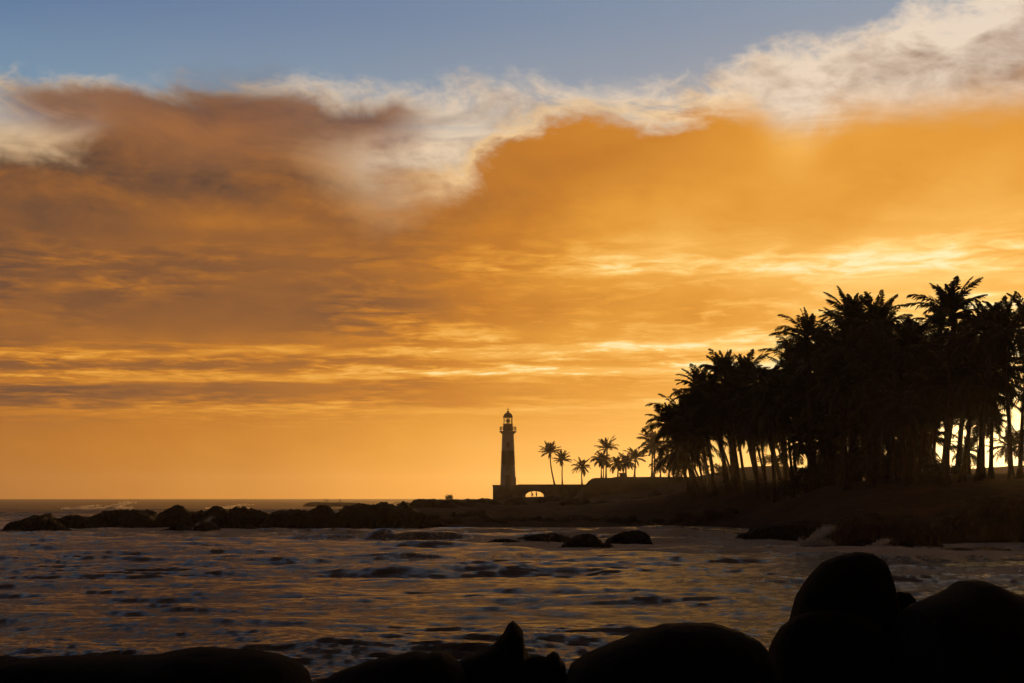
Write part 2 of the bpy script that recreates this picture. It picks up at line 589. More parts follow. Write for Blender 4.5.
def ground_smooth(x, y):
    x, y = np.atleast_1d(np.asarray(x, float)), np.atleast_1d(np.asarray(y, float))
    sh = x.shape
    x, y = x.ravel(), y.ravel()
    out = np.empty(len(x))
    for i in range(0, len(x), 20000):
        d2 = (x[i:i + 20000, None] - CT[None, :, 0]) ** 2 + (y[i:i + 20000, None] - CT[None, :, 1]) ** 2
        out[i:i + 20000] = -np.sqrt(d2 + 9.0) @ RW[:-1] + RW[-1]
    return out.reshape(sh)


def ground(x, y):
    h = ground_smooth(x, y)
    x, y = np.atleast_1d(np.asarray(x, float)), np.atleast_1d(np.asarray(y, float))
    # the raised, stone-faced bank behind the beach, with a sharp rim
    px = x / y * F + 512
    t = sstep(572, 594, px) * sstep(299, 307, y - np.clip(700 - px, 0, 30) * 0.0) * (1 - sstep(340, 372, y) * (px < 640))
    t = t * (1 - sstep(690, 740, px))
    top = 7.55 + 0.25 * sstep(610, 618, px)
    h = h + (np.maximum(top, h) - h) * t
    # filled terrace behind the bridge wall where the slim palms stand
    t2 = sstep(546, 553, px) * (1 - sstep(585, 600, px)) * sstep(337.5, 338.2, y) * (1 - sstep(346, 360, y))
    h = h + (np.maximum(6.25, h) - h) * t2
    lump = fbm(x / 9, y / 9, 3, 5)
    rough = fbm(x / 2.2, y / 2.2, 11, 4)
    low = 1 - sstep(2.5, 4.5, h)
    rocky = np.clip(vnoise(x / 14, y / 20, 5) * 1.6 - 0.45 + 0.35 * (1 - sstep(480, 520, px)), 0, 1) * low
    h = h + lump * (0.12 + 0.7 * rocky) + np.abs(rough) * rocky * 0.9 + rough * 0.07
    return h


def gz(x, y): return float(ground(x, y)[0])


def build_headland():
    xs = np.concatenate([np.arange(-70, 130, 0.8), np.arange(130, 420, 3.0)])
    ys = np.concatenate([np.arange(70, 100, 1.5), np.arange(100, 190, 0.55), np.arange(190, 375, 0.8), np.arange(375, 640, 4.0)])
    X, Y = np.meshgrid(xs, ys)
    Z = ground(X, Y)
    V = np.stack([X, Y, Z], -1).reshape(-1, 3)
    nx, ny = len(xs), len(ys)
    i = np.arange(nx * ny).reshape(ny, nx)
    a, b_, c, d = i[:-1, :-1], i[:-1, 1:], i[1:, 1:], i[1:, :-1]
    zmax = np.maximum(np.maximum(Z[:-1, :-1], Z[:-1, 1:]), np.maximum(Z[1:, 1:], Z[1:, :-1]))
    keep = zmax > -1.6
    f = np.stack([a[keep], b_[keep], c[keep], d[keep]], -1)
    used = np.unique(f)
    remap = np.zeros(nx * ny, dtype=np.int64)
    remap[used] = np.arange(len(used))
    me = mesh_np('headland', V[used], remap[f])
    m, nt, b, _ = new_mat('headland_ground')
    p = geo_pos(nt)
    sp = nt.nodes.new('ShaderNodeSeparateXYZ')
    nt.links.new(p, sp.inputs[0])
    z = N(nt, sp.outputs[2])
    n1 = noise_n(nt, p, 0.12, 7, 0.6)
    n2 = noise_n(nt, p, 0.9, 7, 0.65)
    sand = ramp(nt, n2, [(0.3, (0.035, 0.025, 0.016, 1)), (0.7, (0.095, 0.066, 0.040, 1))])
    rock = ramp(nt, n2, [(0.3, (0.014, 0.012, 0.010, 1)), (0.7, (0.05, 0.04, 0.03, 1))])
    scrub = ramp(nt, n2, [(0.3, (0.014, 0.016, 0.007, 1)), (0.7, (0.042, 0.036, 0.018, 1))])
    c = mixc(nt, (z + (n1 - 0.5) * 3.0).step(0.2, 1.8), rock, sand)
    c = mixc(nt, (z + (n1 - 0.5) * 5.0).step(4.2, 6.0), c, scrub)
    c = mixc(nt, ((n1 - 0.47) * 9.0).clamp() * 0.8, c, rock)
    nt.links.new(c, b.inputs['Base Color'])
    b.inputs['Roughness'].default_value = 0.9
    b.inputs['Specular IOR Level'].default_value = 0.15
    bump(nt, b, noise_n(nt, p, 1.7, 8, 0.7), 0.8, 0.25)
    o = link('headland', me, m)
    tag(o, kind='structure')


build_headland()


# ------------------------------------------------------------------ rocks
ROCK_FOAM = []      # where water breaks round them


def rock(name, pts, D, base_z, depth, label, cat='rock', group=None, mat=None, jag=0.0, seed=1, nx=56, na=22, foam=0.0, noise=0.06, bulge=1.15):
    """A solid boulder: a run of rounded cross-sections whose heights follow the skyline points
    (seen at distance D), rounded front and back over `depth` metres, roughened all over."""
    P = [(xat(px, 600, D), zat(py, D)) for px, py in pts]
    xs0 = np.array([p[0] for p in P])
    zs0 = np.array([p[1] for p in P])
    cx = (xs0[0] + xs0[-1]) / 2
    t = np.linspace(0, 1, nx)
    xs = xs0[0] + (xs0[-1] - xs0[0]) * (0.5 - 0.5 * np.cos(PI * t)) * 0.6 + (xs0[-1] - xs0[0]) * t * 0.4
    zs = np.interp(xs, xs0, zs0)
    size = xs0[-1] - xs0[0]
    hmax = max(zs.max() - base_z, 1e-3)
    V, Fc = [], []
    for i in range(nx):
        h = max(zs[i] - base_z, 0.01)
        w = depth / 2 * (h / hmax) ** 0.45
        e = math.sqrt(max(0.0, 1 - (2 * t[i] - 1) ** 8))
        w *= (0.25 + 0.75 * e)
        for k in range(na):
            a = PI * k / (na - 1)
            y = -math.cos(a)
            yy = math.copysign(abs(y) ** 0.8, y) * w * bulge
            zz = base_z + h * (max(0.0, math.sin(a)) ** 0.62)
            if jag:
                jn = mn.fractal(Vector((xs[i] * .42 + seed * 5.3, (yy + D) * .5, seed)), 0.62, 2.1, 6)
                zz += jn * jag * .75 * min(1.0, h / .6) * max(0.0, math.sin(a)) ** .5
                yy += mn.fractal(Vector((xs[i] * .8, zz * 1.2, seed + 40)), 0.8, 2.0, 4) * jag * .6 * abs(y)
            p = Vector((xs[i] - cx, yy, zz - base_z))
            q = Vector((xs[i], yy + D, zz)) / max(size, 0.1) * 5.0 + Vector((seed * 7.1, 0, 0))
            nv = mn.noise_vector(q) * 0.55 + mn.noise_vector(q * 2.6) * 0.34 + mn.noise_vector(q * 6.5) * 0.2 + mn.noise_vector(q * 15) * 0.1
            s = noise * min(size, 6.0) * (abs(y) * 0.9 + 0.1)
            V.append((p.x + nv.x * s * 0.6, p.y + nv.y * s, max(p.z + nv.z * s * (0.25 + abs(y) * 0.75), 0.0)))
    n = len(V)
    bm = bmesh.new()
    vs = [bm.verts.new(v) for v in V]
    for i in range(nx - 1):
        for k in range(na - 1):
            a = i * na + k
            bm.faces.new((vs[a], vs[a + na], vs[a + na + 1], vs[a + 1]))
        bm.faces.new((vs[i * na], vs[i * na + na - 1], vs[(i + 1) * na + na - 1], vs[(i + 1) * na]))
    bm.faces.new([vs[k] for k in range(na)][::-1])
    bm.faces.new([vs[(nx - 1) * na + k] for k in range(na)])
    o = from_bm(name, bm, mat or M_ROCK, smooth=mat is None, loc=(cx, D, base_z))
    tag(o, label, cat, group)
    if foam:
        ROCK_FOAM.append((cx, D, size / 2 + foam, depth / 2 + foam, foam))
    return o


G_FG = 'boulders along the near edge of the water'
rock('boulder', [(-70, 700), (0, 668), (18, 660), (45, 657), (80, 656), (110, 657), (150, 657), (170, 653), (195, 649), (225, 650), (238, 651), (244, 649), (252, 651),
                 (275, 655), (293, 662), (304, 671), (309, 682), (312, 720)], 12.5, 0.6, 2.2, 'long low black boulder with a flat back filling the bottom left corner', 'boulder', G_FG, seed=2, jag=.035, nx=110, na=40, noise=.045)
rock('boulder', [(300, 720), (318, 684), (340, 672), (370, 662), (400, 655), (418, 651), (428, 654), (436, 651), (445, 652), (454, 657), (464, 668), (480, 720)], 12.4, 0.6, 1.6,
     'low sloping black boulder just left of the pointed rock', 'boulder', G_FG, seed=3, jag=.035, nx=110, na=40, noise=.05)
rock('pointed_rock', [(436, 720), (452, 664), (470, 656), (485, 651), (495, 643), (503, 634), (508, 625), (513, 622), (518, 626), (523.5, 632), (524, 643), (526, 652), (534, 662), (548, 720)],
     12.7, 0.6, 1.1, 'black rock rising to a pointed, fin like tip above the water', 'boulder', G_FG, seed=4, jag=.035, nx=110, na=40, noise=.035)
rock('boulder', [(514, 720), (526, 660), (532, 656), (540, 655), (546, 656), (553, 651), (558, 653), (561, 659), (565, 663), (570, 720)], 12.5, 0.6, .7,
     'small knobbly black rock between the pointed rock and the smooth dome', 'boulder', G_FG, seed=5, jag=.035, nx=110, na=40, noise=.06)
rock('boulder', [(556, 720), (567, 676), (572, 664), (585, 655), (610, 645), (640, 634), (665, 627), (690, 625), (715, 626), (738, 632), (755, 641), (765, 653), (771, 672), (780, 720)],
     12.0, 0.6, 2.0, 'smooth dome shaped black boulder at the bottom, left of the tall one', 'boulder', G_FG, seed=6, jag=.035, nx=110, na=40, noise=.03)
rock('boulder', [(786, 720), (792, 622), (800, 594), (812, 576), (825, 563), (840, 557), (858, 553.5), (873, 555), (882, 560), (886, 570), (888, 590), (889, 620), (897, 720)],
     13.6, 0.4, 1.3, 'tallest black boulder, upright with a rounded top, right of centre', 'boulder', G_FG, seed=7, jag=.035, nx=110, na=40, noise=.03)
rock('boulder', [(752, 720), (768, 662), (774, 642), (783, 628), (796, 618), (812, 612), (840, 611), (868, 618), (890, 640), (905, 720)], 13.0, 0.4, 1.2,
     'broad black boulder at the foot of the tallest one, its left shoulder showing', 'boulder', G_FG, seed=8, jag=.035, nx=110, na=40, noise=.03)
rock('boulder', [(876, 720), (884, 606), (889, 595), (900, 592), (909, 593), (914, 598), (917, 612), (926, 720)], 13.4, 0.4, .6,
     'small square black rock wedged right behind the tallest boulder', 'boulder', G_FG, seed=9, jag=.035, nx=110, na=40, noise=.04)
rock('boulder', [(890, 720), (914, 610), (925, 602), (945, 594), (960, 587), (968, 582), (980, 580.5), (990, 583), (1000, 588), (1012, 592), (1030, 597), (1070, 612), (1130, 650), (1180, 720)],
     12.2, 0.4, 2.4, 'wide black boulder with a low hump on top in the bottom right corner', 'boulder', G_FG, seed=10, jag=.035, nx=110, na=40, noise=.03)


def build_shore():
    xs = np.linspace(-26, 26, 160)
    ys = np.linspace(-14, 20, 110)
    X, Y = np.meshgrid(xs, ys)
    Z = np.interp(Y, [-14, 0, 9, 11, 13, 16, 18.5, 20], [1.6, 1.85, 1.75, 1.5, .9, -.1, -.9, -1.6])
    Z = Z + fbm(X / 2.3, Y / 2.3, 21, 5) * 0.28 - sstep(16, 26, np.abs(X)) * 1.0
    V = np.stack([X, Y, Z], -1).reshape(-1, 3)
    i = np.arange(V.shape[0]).reshape(len(ys), len(xs))
    f = np.stack([i[:-1, :-1], i[:-1, 1:], i[1:, 1:], i[1:, :-1]], -1).reshape(-1, 4)
    tag(link('rocky_shore', mesh_np('rocky_shore', V, f), M_ROCK), kind='structure')


build_shore()

G_REEF = 'rocks of the reef on the left'
def reef(pts, yb, depth, label, D=None, seed=1, jag=.62, group=G_REEF, foam=2.0, name='reef_rock', noise=.17, nx=120):
    D = D or sea_dist(yb)
    if group == G_REEF and foam: pts = [(x, y + 1.4) for x, y in pts]
    x0, x1 = pts[0][0], pts[-1][0]
    pts = [(x0 - 7, yb + 5), (x0 - 3, yb - .35 * (yb - pts[0][1]))] + pts + [(x1 + 3, yb - .35 * (yb - pts[-1][1])), (x1 + 7, yb + 5)]
    return rock(name, pts, D, -0.6, depth, label, 'rock', group, M_REEF, jag, seed, nx, 30, foam, noise)


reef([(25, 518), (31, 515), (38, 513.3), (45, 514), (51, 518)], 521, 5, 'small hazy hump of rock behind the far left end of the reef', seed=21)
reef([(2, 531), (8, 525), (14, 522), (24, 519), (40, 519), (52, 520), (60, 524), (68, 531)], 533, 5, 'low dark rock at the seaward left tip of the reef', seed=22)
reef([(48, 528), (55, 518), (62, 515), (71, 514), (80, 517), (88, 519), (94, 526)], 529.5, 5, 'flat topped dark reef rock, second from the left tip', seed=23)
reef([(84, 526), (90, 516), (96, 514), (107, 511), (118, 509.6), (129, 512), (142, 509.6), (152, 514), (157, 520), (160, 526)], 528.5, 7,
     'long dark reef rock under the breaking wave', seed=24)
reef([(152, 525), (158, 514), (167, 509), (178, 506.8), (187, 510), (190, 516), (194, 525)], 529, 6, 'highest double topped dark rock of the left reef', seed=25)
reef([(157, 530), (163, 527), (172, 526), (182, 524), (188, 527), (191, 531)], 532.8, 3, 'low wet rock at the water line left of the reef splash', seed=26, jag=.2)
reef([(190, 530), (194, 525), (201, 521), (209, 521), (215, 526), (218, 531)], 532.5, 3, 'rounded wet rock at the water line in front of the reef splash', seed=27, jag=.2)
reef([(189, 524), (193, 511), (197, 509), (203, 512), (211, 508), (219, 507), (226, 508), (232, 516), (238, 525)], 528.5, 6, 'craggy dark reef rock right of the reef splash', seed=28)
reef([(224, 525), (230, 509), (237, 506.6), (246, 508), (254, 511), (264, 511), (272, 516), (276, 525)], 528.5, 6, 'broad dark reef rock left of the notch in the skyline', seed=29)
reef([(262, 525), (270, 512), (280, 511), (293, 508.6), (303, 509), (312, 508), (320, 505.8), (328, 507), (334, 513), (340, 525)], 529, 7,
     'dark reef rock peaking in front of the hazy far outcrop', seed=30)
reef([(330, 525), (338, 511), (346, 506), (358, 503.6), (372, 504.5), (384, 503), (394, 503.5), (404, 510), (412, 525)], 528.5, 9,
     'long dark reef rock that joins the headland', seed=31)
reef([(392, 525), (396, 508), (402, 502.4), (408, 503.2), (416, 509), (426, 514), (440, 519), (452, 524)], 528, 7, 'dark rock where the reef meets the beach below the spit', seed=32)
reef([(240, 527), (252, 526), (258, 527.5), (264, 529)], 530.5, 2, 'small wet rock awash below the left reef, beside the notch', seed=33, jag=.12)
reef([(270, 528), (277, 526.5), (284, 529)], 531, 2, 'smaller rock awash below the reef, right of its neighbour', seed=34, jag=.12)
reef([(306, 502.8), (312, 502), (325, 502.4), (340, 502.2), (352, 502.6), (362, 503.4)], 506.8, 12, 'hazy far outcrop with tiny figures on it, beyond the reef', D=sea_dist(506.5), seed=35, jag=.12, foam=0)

G_MID = 'rocks standing in the surf off the beach'
reef([(561, 547), (567, 540), (574, 536), (582, 534), (589, 533.6), (595, 536), (601, 541), (606, 547)], 549, 3, 'larger dark rounded rock in the surf before the beach', seed=41, jag=.18, group=G_MID, foam=1.2)
reef([(609, 540), (615, 536), (623, 533.5), (632, 531.5), (640, 531), (646, 533), (650, 538), (650, 544)], 545, 3, 'jagged dark rock right of the rounded one in the surf', seed=42, jag=.2, group=G_MID, foam=1.2)
reef([(598, 545), (604, 543), (610, 543.5), (614, 546)], 547.5, 1.4, 'small low rock between the two larger surf rocks', seed=43, jag=.08, group=G_MID, foam=.8)
reef([(514, 541), (526, 536), (540, 534), (555, 534), (566, 537), (574, 540)], 541, 3.5, 'long low rock awash behind the rounded surf rock', seed=44, jag=.2, group=G_MID, foam=1.4)
reef([(485, 542), (496, 539.5), (508, 539), (518, 541)], 543, 2.5, 'flat rock barely above the surf, left of the surf rocks', seed=45, jag=.12, group=G_MID, foam=1.2)
reef([(545, 543.5), (549, 542), (553, 544)], 546, 1, 'tiny rock tip left of the rounded surf rock', seed=46, jag=.05, group=G_MID, foam=.6)

G_R = 'dark rocks under the palm grove shore'
reef([(742, 536), (755, 529), (770, 525), (790, 522), (808, 520), (820, 522), (826, 530), (828, 540)], 543, 5, 'dark slab of rock left of the white splash', seed=51, jag=.3, group=G_R, foam=1.5)
reef([(826, 541), (834, 526), (842, 518), (860, 515), (884, 514), (908, 517), (924, 522), (932, 530), (937, 541)], 546, 6, 'bulky black rock right of the white splash', seed=52, jag=.35, group=G_R, foam=1.6)
reef([(922, 530), (940, 516), (965, 504), (990, 499), (1020, 497), (1060, 497), (1090, 506), (1110, 528)], 536, 6, 'large black rock shelf on the shore at the right edge', D=113, seed=53, jag=.5, group=G_R, foam=0)
reef([(924, 551), (932, 549.5), (938, 550), (944, 552)], 553.5, 1.2, 'little dark rock awash in the foam, left one of two at right', seed=54, jag=.06, group=G_R, foam=.8)
reef([(953, 551), (960, 548.5), (968, 549), (977, 552)], 553.5, 1.4, 'little dark rock awash in the foam, right one of two at right', seed=55, jag=.08, group=G_R, foam=.8)

G_B = 'dark rocks scattered over the beach'
BEACH = [(418, 176, 7, 1.0, 'first dark rock on the beach water line, next to the end of the reef'), (446, 172, 5, .7, 'flat dark rock on the water line below the lone shrub'),
         (470, 180, 6, .8, 'dark rock on the beach between the shrub and the lighthouse'), (497, 171, 4, .5, 'low rock on the water line under the lighthouse base'),
         (524, 176, 6, .7, 'dark rock on the water line under the arch'), (556, 173, 5, .6, 'dark rock on the water line under the leaning slim palm'),
         (588, 178, 7, .8, 'long dark rock on the beach under the shortest slim palm'), (622, 176, 5, .6, 'dark rock on the water line under the stall'),
         (655, 178, 6, .8, 'dark rock on the water line under the tallest palm of the bank'), (690, 178, 6, .9, 'dark rock on the water line under the left edge of the grove'),
         (722, 176, 6, 1.0, 'dark rock on the water line under the low part of the grove'), (432, 232, 9, 1.5, 'dark mound of rock on the beach below the lone shrub'),
         (455, 255, 9, 1.4, 'dark mound of rock behind the beach, right of the lone shrub'), (482, 262, 8, 1.0, 'low hazy rock left of the lighthouse base'),
         (516, 262, 5, .9, 'hazy rock below the arch, half way up the beach'), (553, 268, 8, 1.0, 'hazy rock on the beach right of the arch'), (576, 258, 7, 1.1, 'dark rock on the beach below the two straight slim palms'),
         (612, 240, 9, .9, 'long low rock on the beach below the left end of the bank'), (648, 232, 8, .8, 'long low rock on the beach below the middle of the bank'), (668, 215, 6, .8, 'dark rock on the beach left of the grove trunks')]
for i, (px, D, w, h, lab) in enumerate(BEACH):
    z0 = gz(xat(px, 500, D), D)
    hw = w / D * F / 2
    def yz(dz): return HORIZON - (z0 + dz - CAM_Z) / D * F
    rr2 = random.Random(i + 50)
    pts = [(px - hw, yz(-.5))] + [(px - hw + 2 * hw * q / 6, yz(h * rr2.uniform(.45, 1.0))) for q in range(1, 6)] + [(px + hw, yz(-.5))]
    rock('beach_rock', pts, D, z0 - .9, w * .6, lab, 'rock', G_B, M_REEF, .3, 60 + i, 60, 22, 0, .12)

# ------------------------------------------------------------------ sea
CHOP = 0.10
CRESTS = [  # px, distance, half length m, height, thickness, foam
    (100, 360, 9, .7, 3.2, 1.0), (135, 372, 12, .5, 3, .8), (250, 330, 16, .7, 3, .6), (60, 300, 14, .5, 3, .5), (10, 250, 14, .6, 3, .6), (385, 300, 10, .8, 3, .8),
    (370, 126, 7, .55, 1.8, .45), (425, 116, 5, .7, 1.5, .35), (345, 118, 6, .4, 1.6, .5), (480, 122, 7, .35, 1.6, .8), (560, 140, 12, .45, 1.8, 1.0), (640, 128, 9, .55, 1.8, .9),
    (690, 125, 8, .4, 1.6, .9), (720, 108, 8, .45, 1.6, .8), (650, 100, 6, .22, 1.4, .8), (780, 92, 8, .3, 1.4, .9), (870, 88, 8, .25, 1.3, 1.0), (980, 86, 9, .3, 1.4, 1.0), (700, 90, 7, .2, 1.2, .7),
    (180, 145, 14, .35, 2, .5), (280, 140, 10, .35, 2, .6), (60, 130, 10, .35, 2, .35), (200, 118, 11, .35, 2, .15), (560, 80, 9, .28, 2.2, .1), (480, 66, 8, .22, 2.2, .05), (300, 84, 9, .22, 2.2, .05),
    (760, 60, 6, .15, 1.8, .3), (140, 75, 9, .22, 2.4, 0), (930, 66, 8, .2, 1.6, .5)]


def build_sea():
    rs = list(np.linspace(2, 24, 40))
    while rs[-1] < 130: rs.append(rs[-1] * 1.0033)
    while rs[-1] < 420: rs.append(rs[-1] * 1.0042)
    while rs[-1] < 2500: rs.append(rs[-1] * 1.03)
    rs = np.array(rs)
    a0 = math.radians(24)
    th = np.concatenate([np.linspace(-PI, -1.2, 30)[:-1], np.linspace(-1.2, -a0, 60)[:-1], np.linspace(-a0, a0, 880), np.linspace(a0, 1.2, 60)[1:], np.linspace(1.2, PI, 30)[1:-1]])
    R, T = np.meshgrid(rs, th, indexing='ij')
    X, Y = R * np.sin(T), R * np.cos(T)
    rng = np.random.RandomState(5)
    Z = np.zeros_like(X)
    DX, DY = np.zeros_like(X), np.zeros_like(X)
    step = R * 0.0036
    step = np.where(np.abs(T) > a0, R * 0.03, step)
    wind = math.radians(-98)
    mod = 0.85 + 0.5 * fbm(X / 22, Y / 14, 31, 3)
    for k in range(14):                     # the swell
        lam = 3.5 * (13 / 3.5) ** (k / 13.0)
        ang = wind + rng.normal(0, 0.35)
        amp = 0.0052 * lam * rng.uniform(.6, 1.3)
        kx, ky = math.cos(ang) * 2 * PI / lam, math.sin(ang) * 2 * PI / lam
        fade = np.clip((lam / step - 1.8) / 1.4, 0, 1)
        arg = kx * X + ky * Y + rng.uniform(0, 2 * PI) + fbm(X / (lam * 4), Y / (lam * 4), 60 + k, 2) * 2.5
        Z += amp * fade * np.cos(arg)
        DX -= amp * fade * math.cos(ang) * np.sin(arg) * 0.8
        DY -= amp * fade * math.sin(ang) * np.sin(arg) * 0.8

    def chop(u, v, sharp, sd):              # one octave of sharp crested, cross running chop
        n = vnoise(u, v, sd) * 2 - 1
        u, v = u + n, v + n
        wx, wy = 1 - np.abs(np.sin(u)), 1 - np.abs(np.sin(v))
        sx_, sy_ = np.abs(np.cos(u)), np.abs(np.cos(v))
        wx, wy = wx + (sx_ - wx) * wx, wy + (sy_ - wy) * wy
        return (1 - (np.clip(wx * wy, 0, 1)) ** 0.65) ** sharp
    lam, amp, sharp, rot = 3.6, CHOP, 3.2, 0.22
    for k in range(6):
        c_, s_ = math.cos(rot), math.sin(rot)
        f_ = PI / lam
        fade = np.clip((lam / step - 1.8) / 1.6, 0, 1)
        U_, V_ = X * 0.34, Y * 1.05
        for sg, off in ((1, 0.0), (-1, 31.7)):
            Z += amp * mod * fade * (1.0 if k else 0.75) * (chop((U_ * c_ + V_ * s_ * sg + off) * f_, (-U_ * s_ * sg + V_ * c_ + off) * f_, sharp, 40 + k) - 0.35)
        lam /= 2.05
        amp *= 0.55
        sharp = sharp * .8 + .2
        rot = 0.22 + 0.16 * (k % 3) - 0.1
    steep = Z.copy()
    foam = np.zeros_like(X)
    for px, D, hl, hgt, th_, fo in CRESTS:
        cx = (px - 512) / F * D
        s = np.abs(X - cx) / hl
        wob = D + fbm(X / 5, np.full_like(X, D), int(px), 3) * 2.0
        q = (Y - wob)
        prof = np.where(q < 0, np.exp(-(q / (th_ * .55)) ** 2), np.exp(-(q / (th_ * 1.6)) ** 2))
        env = np.exp(-s ** 4) * (0.6 + 0.4 * vnoise(X / 3, Y / 9, int(D)))
        Z += hgt * prof * env
        fq = np.where(q < 0, np.exp(-(q / (th_ * 1.7)) ** 2), np.exp(-(q / (th_ * 0.8)) ** 2))
        foam = np.maximum(foam, fo * fq * np.exp(-s ** 4))
    near = (R > 60) & (R < 460) & (np.abs(T) < 0.75)
    g = np.full_like(X, -5.0)
    g[near] = ground_smooth(X[near], Y[near])
    foam = np.maximum(foam, sstep(-3.0, -0.3, g) * 0.66)
    foam = np.maximum(foam, sstep(-4.0, -1.8, g) * sstep(300, 420, X / Y * F + 40) * 0.45 * (R < 200))
    for cx, cy, rx, ry, f in ROCK_FOAM:
        d = np.hypot((X - cx) / (rx + 2.0), (Y - cy) / (ry + 3.0))
        foam = np.maximum(foam, (1 - sstep(0.75, 1.25, d)) * 0.75)
    # drifting patches of old foam
    patch = sstep(0.56, 0.78, vnoise(X / 16 + 3, Y / 26, 77)) * sstep(60, 95, R) * 0.5
    foam = np.maximum(foam, patch * (R < 330))
    foam = np.maximum(foam, sstep(.16, .34, steep) * 0.4 * (R < 300) * sstep(60, 100, R))
    calm = 1 - sstep(-1.4, 0.2, g) * 0.75
    Z *= calm
    V = np.stack([X + DX * calm, Y + DY * calm, Z], -1).reshape(-1, 3)
    n0, n1 = X.shape
    i = np.arange(n0 * n1).reshape(n0, n1)
    j = np.roll(i, -1, axis=1)
    f = np.stack([i[:-1], i[1:], j[1:], j[:-1]], -1).reshape(-1, 4)
    me = mesh_np('sea', V, f)
    at_ = me.attributes.new('foam', 'FLOAT', 'POINT')
    at_.data.foreach_set('value', foam.ravel().astype(np.float32))

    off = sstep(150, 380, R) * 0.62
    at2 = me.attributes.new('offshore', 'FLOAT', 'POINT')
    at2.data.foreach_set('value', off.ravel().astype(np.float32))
    m, nt, b, out = new_mat('sea_water')
    p = geo_pos(nt)
    b.inputs['Base Color'].default_value = (0.012, 0.014, 0.014, 1)
    b.inputs['Roughness'].default_value = 0.14
    b.inputs['Specular Tint'].default_value = (0.85, 0.62, 0.42, 1)
    b.inputs['IOR'].default_value = 1.333
    mp = nt.nodes.new('ShaderNodeMapping')
    mp.inputs['Scale'].default_value = (0.8, 1.5, 1)
    nt.links.new(p, mp.inputs[0])
    r1 = noise_n(nt, mp.outputs[0], 1.5, 6, 0.72, 0.8)
    r2 = noise_n(nt, mp.outputs[0], 7.0, 4, 0.7, 0.3)
    bump(nt, b, r1 * 0.4 + r2 * 0.35, 1.0, 0.2)
    fo = nt.nodes.new('ShaderNodeBsdfDiffuse')
    fo.inputs[0].default_value = (0.80, 0.78, 0.75, 1)
    a = nt.nodes.new('ShaderNodeAttribute')
    a.attribute_name = 'foam'
    fa = N(nt, a.outputs['Fac'])
    mp2 = nt.nodes.new('ShaderNodeMapping')
    mp2.inputs['Scale'].default_value = (1.0, 0.55, 1)
    nt.links.new(p, mp2.inputs[0])
    nA = (noise_n(nt, mp2.outputs[0], 0.8, 9, 0.62, 1.0) - 0.5).abs() * -3.2 + 0.86
    nB = noise_n(nt, mp2.outputs[0], 0.28, 7, 0.65, 0.6)
    mask = (fa * 1.1 + (nA - 0.5) * 0.75 + (nB - 0.5) * 1.9 - 0.48).step(0.0, 0.30) * fa.step(0.02, 0.12)
    mx = nt.nodes.new('ShaderNodeMixShader')
    nt.links.new((mask * 0.92).s, mx.inputs[0])
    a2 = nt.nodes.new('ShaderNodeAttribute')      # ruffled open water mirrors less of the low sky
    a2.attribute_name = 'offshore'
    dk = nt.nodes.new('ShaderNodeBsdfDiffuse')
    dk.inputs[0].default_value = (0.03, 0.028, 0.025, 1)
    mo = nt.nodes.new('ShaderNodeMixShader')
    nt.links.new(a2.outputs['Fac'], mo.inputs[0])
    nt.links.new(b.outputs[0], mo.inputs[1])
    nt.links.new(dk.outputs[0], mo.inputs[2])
    nt.links.new(mo.outputs[0], mx.inputs[1])
    tl = nt.nodes.new('ShaderNodeBsdfTranslucent')
    tl.inputs[0].default_value = (0.80, 0.78, 0.75, 1)
    fm = nt.nodes.new('ShaderNodeMixShader')
    fm.inputs[0].default_value = 0.35
    nt.links.new(fo.outputs[0], fm.inputs[1])
    nt.links.new(tl.outputs[0], fm.inputs[2])
    nt.links.new(fm.outputs[0], mx.inputs[2])
    nt.links.new(mx.outputs[0], out.inputs[0])
    tag(link('sea', me, m), kind='structure')


build_sea()

# ------------------------------------------------------------------ spray thrown up by the rocks
M_SPRAY = leaf_mat('spray', (0.6, 0.58, 0.55), (0.7, 0.68, 0.65), 0.55)


def droplet_mat():
    m, nt, b, out = new_mat('backlit_spray')
    rf = nt.nodes.new('ShaderNodeBsdfRefraction')
    rf.inputs['Color'].default_value = (0.95, 0.93, 0.90, 1)
    rf.inputs['Roughness'].default_value = 0.45
    rf.inputs['IOR'].default_value = 1.12
    df = nt.nodes.new('ShaderNodeBsdfTranslucent')
    df.inputs[0].default_value = (0.8, 0.78, 0.75, 1)
    mx = nt.nodes.new('ShaderNodeMixShader')
    mx.inputs[0].default_value = 0.35
    nt.links.new(rf.outputs[0], mx.inputs[1])
    nt.links.new(df.outputs[0], mx.inputs[2])
    nt.links.new(mx.outputs[0], out.inputs[0])
    return m


M_DROPS = droplet_mat()


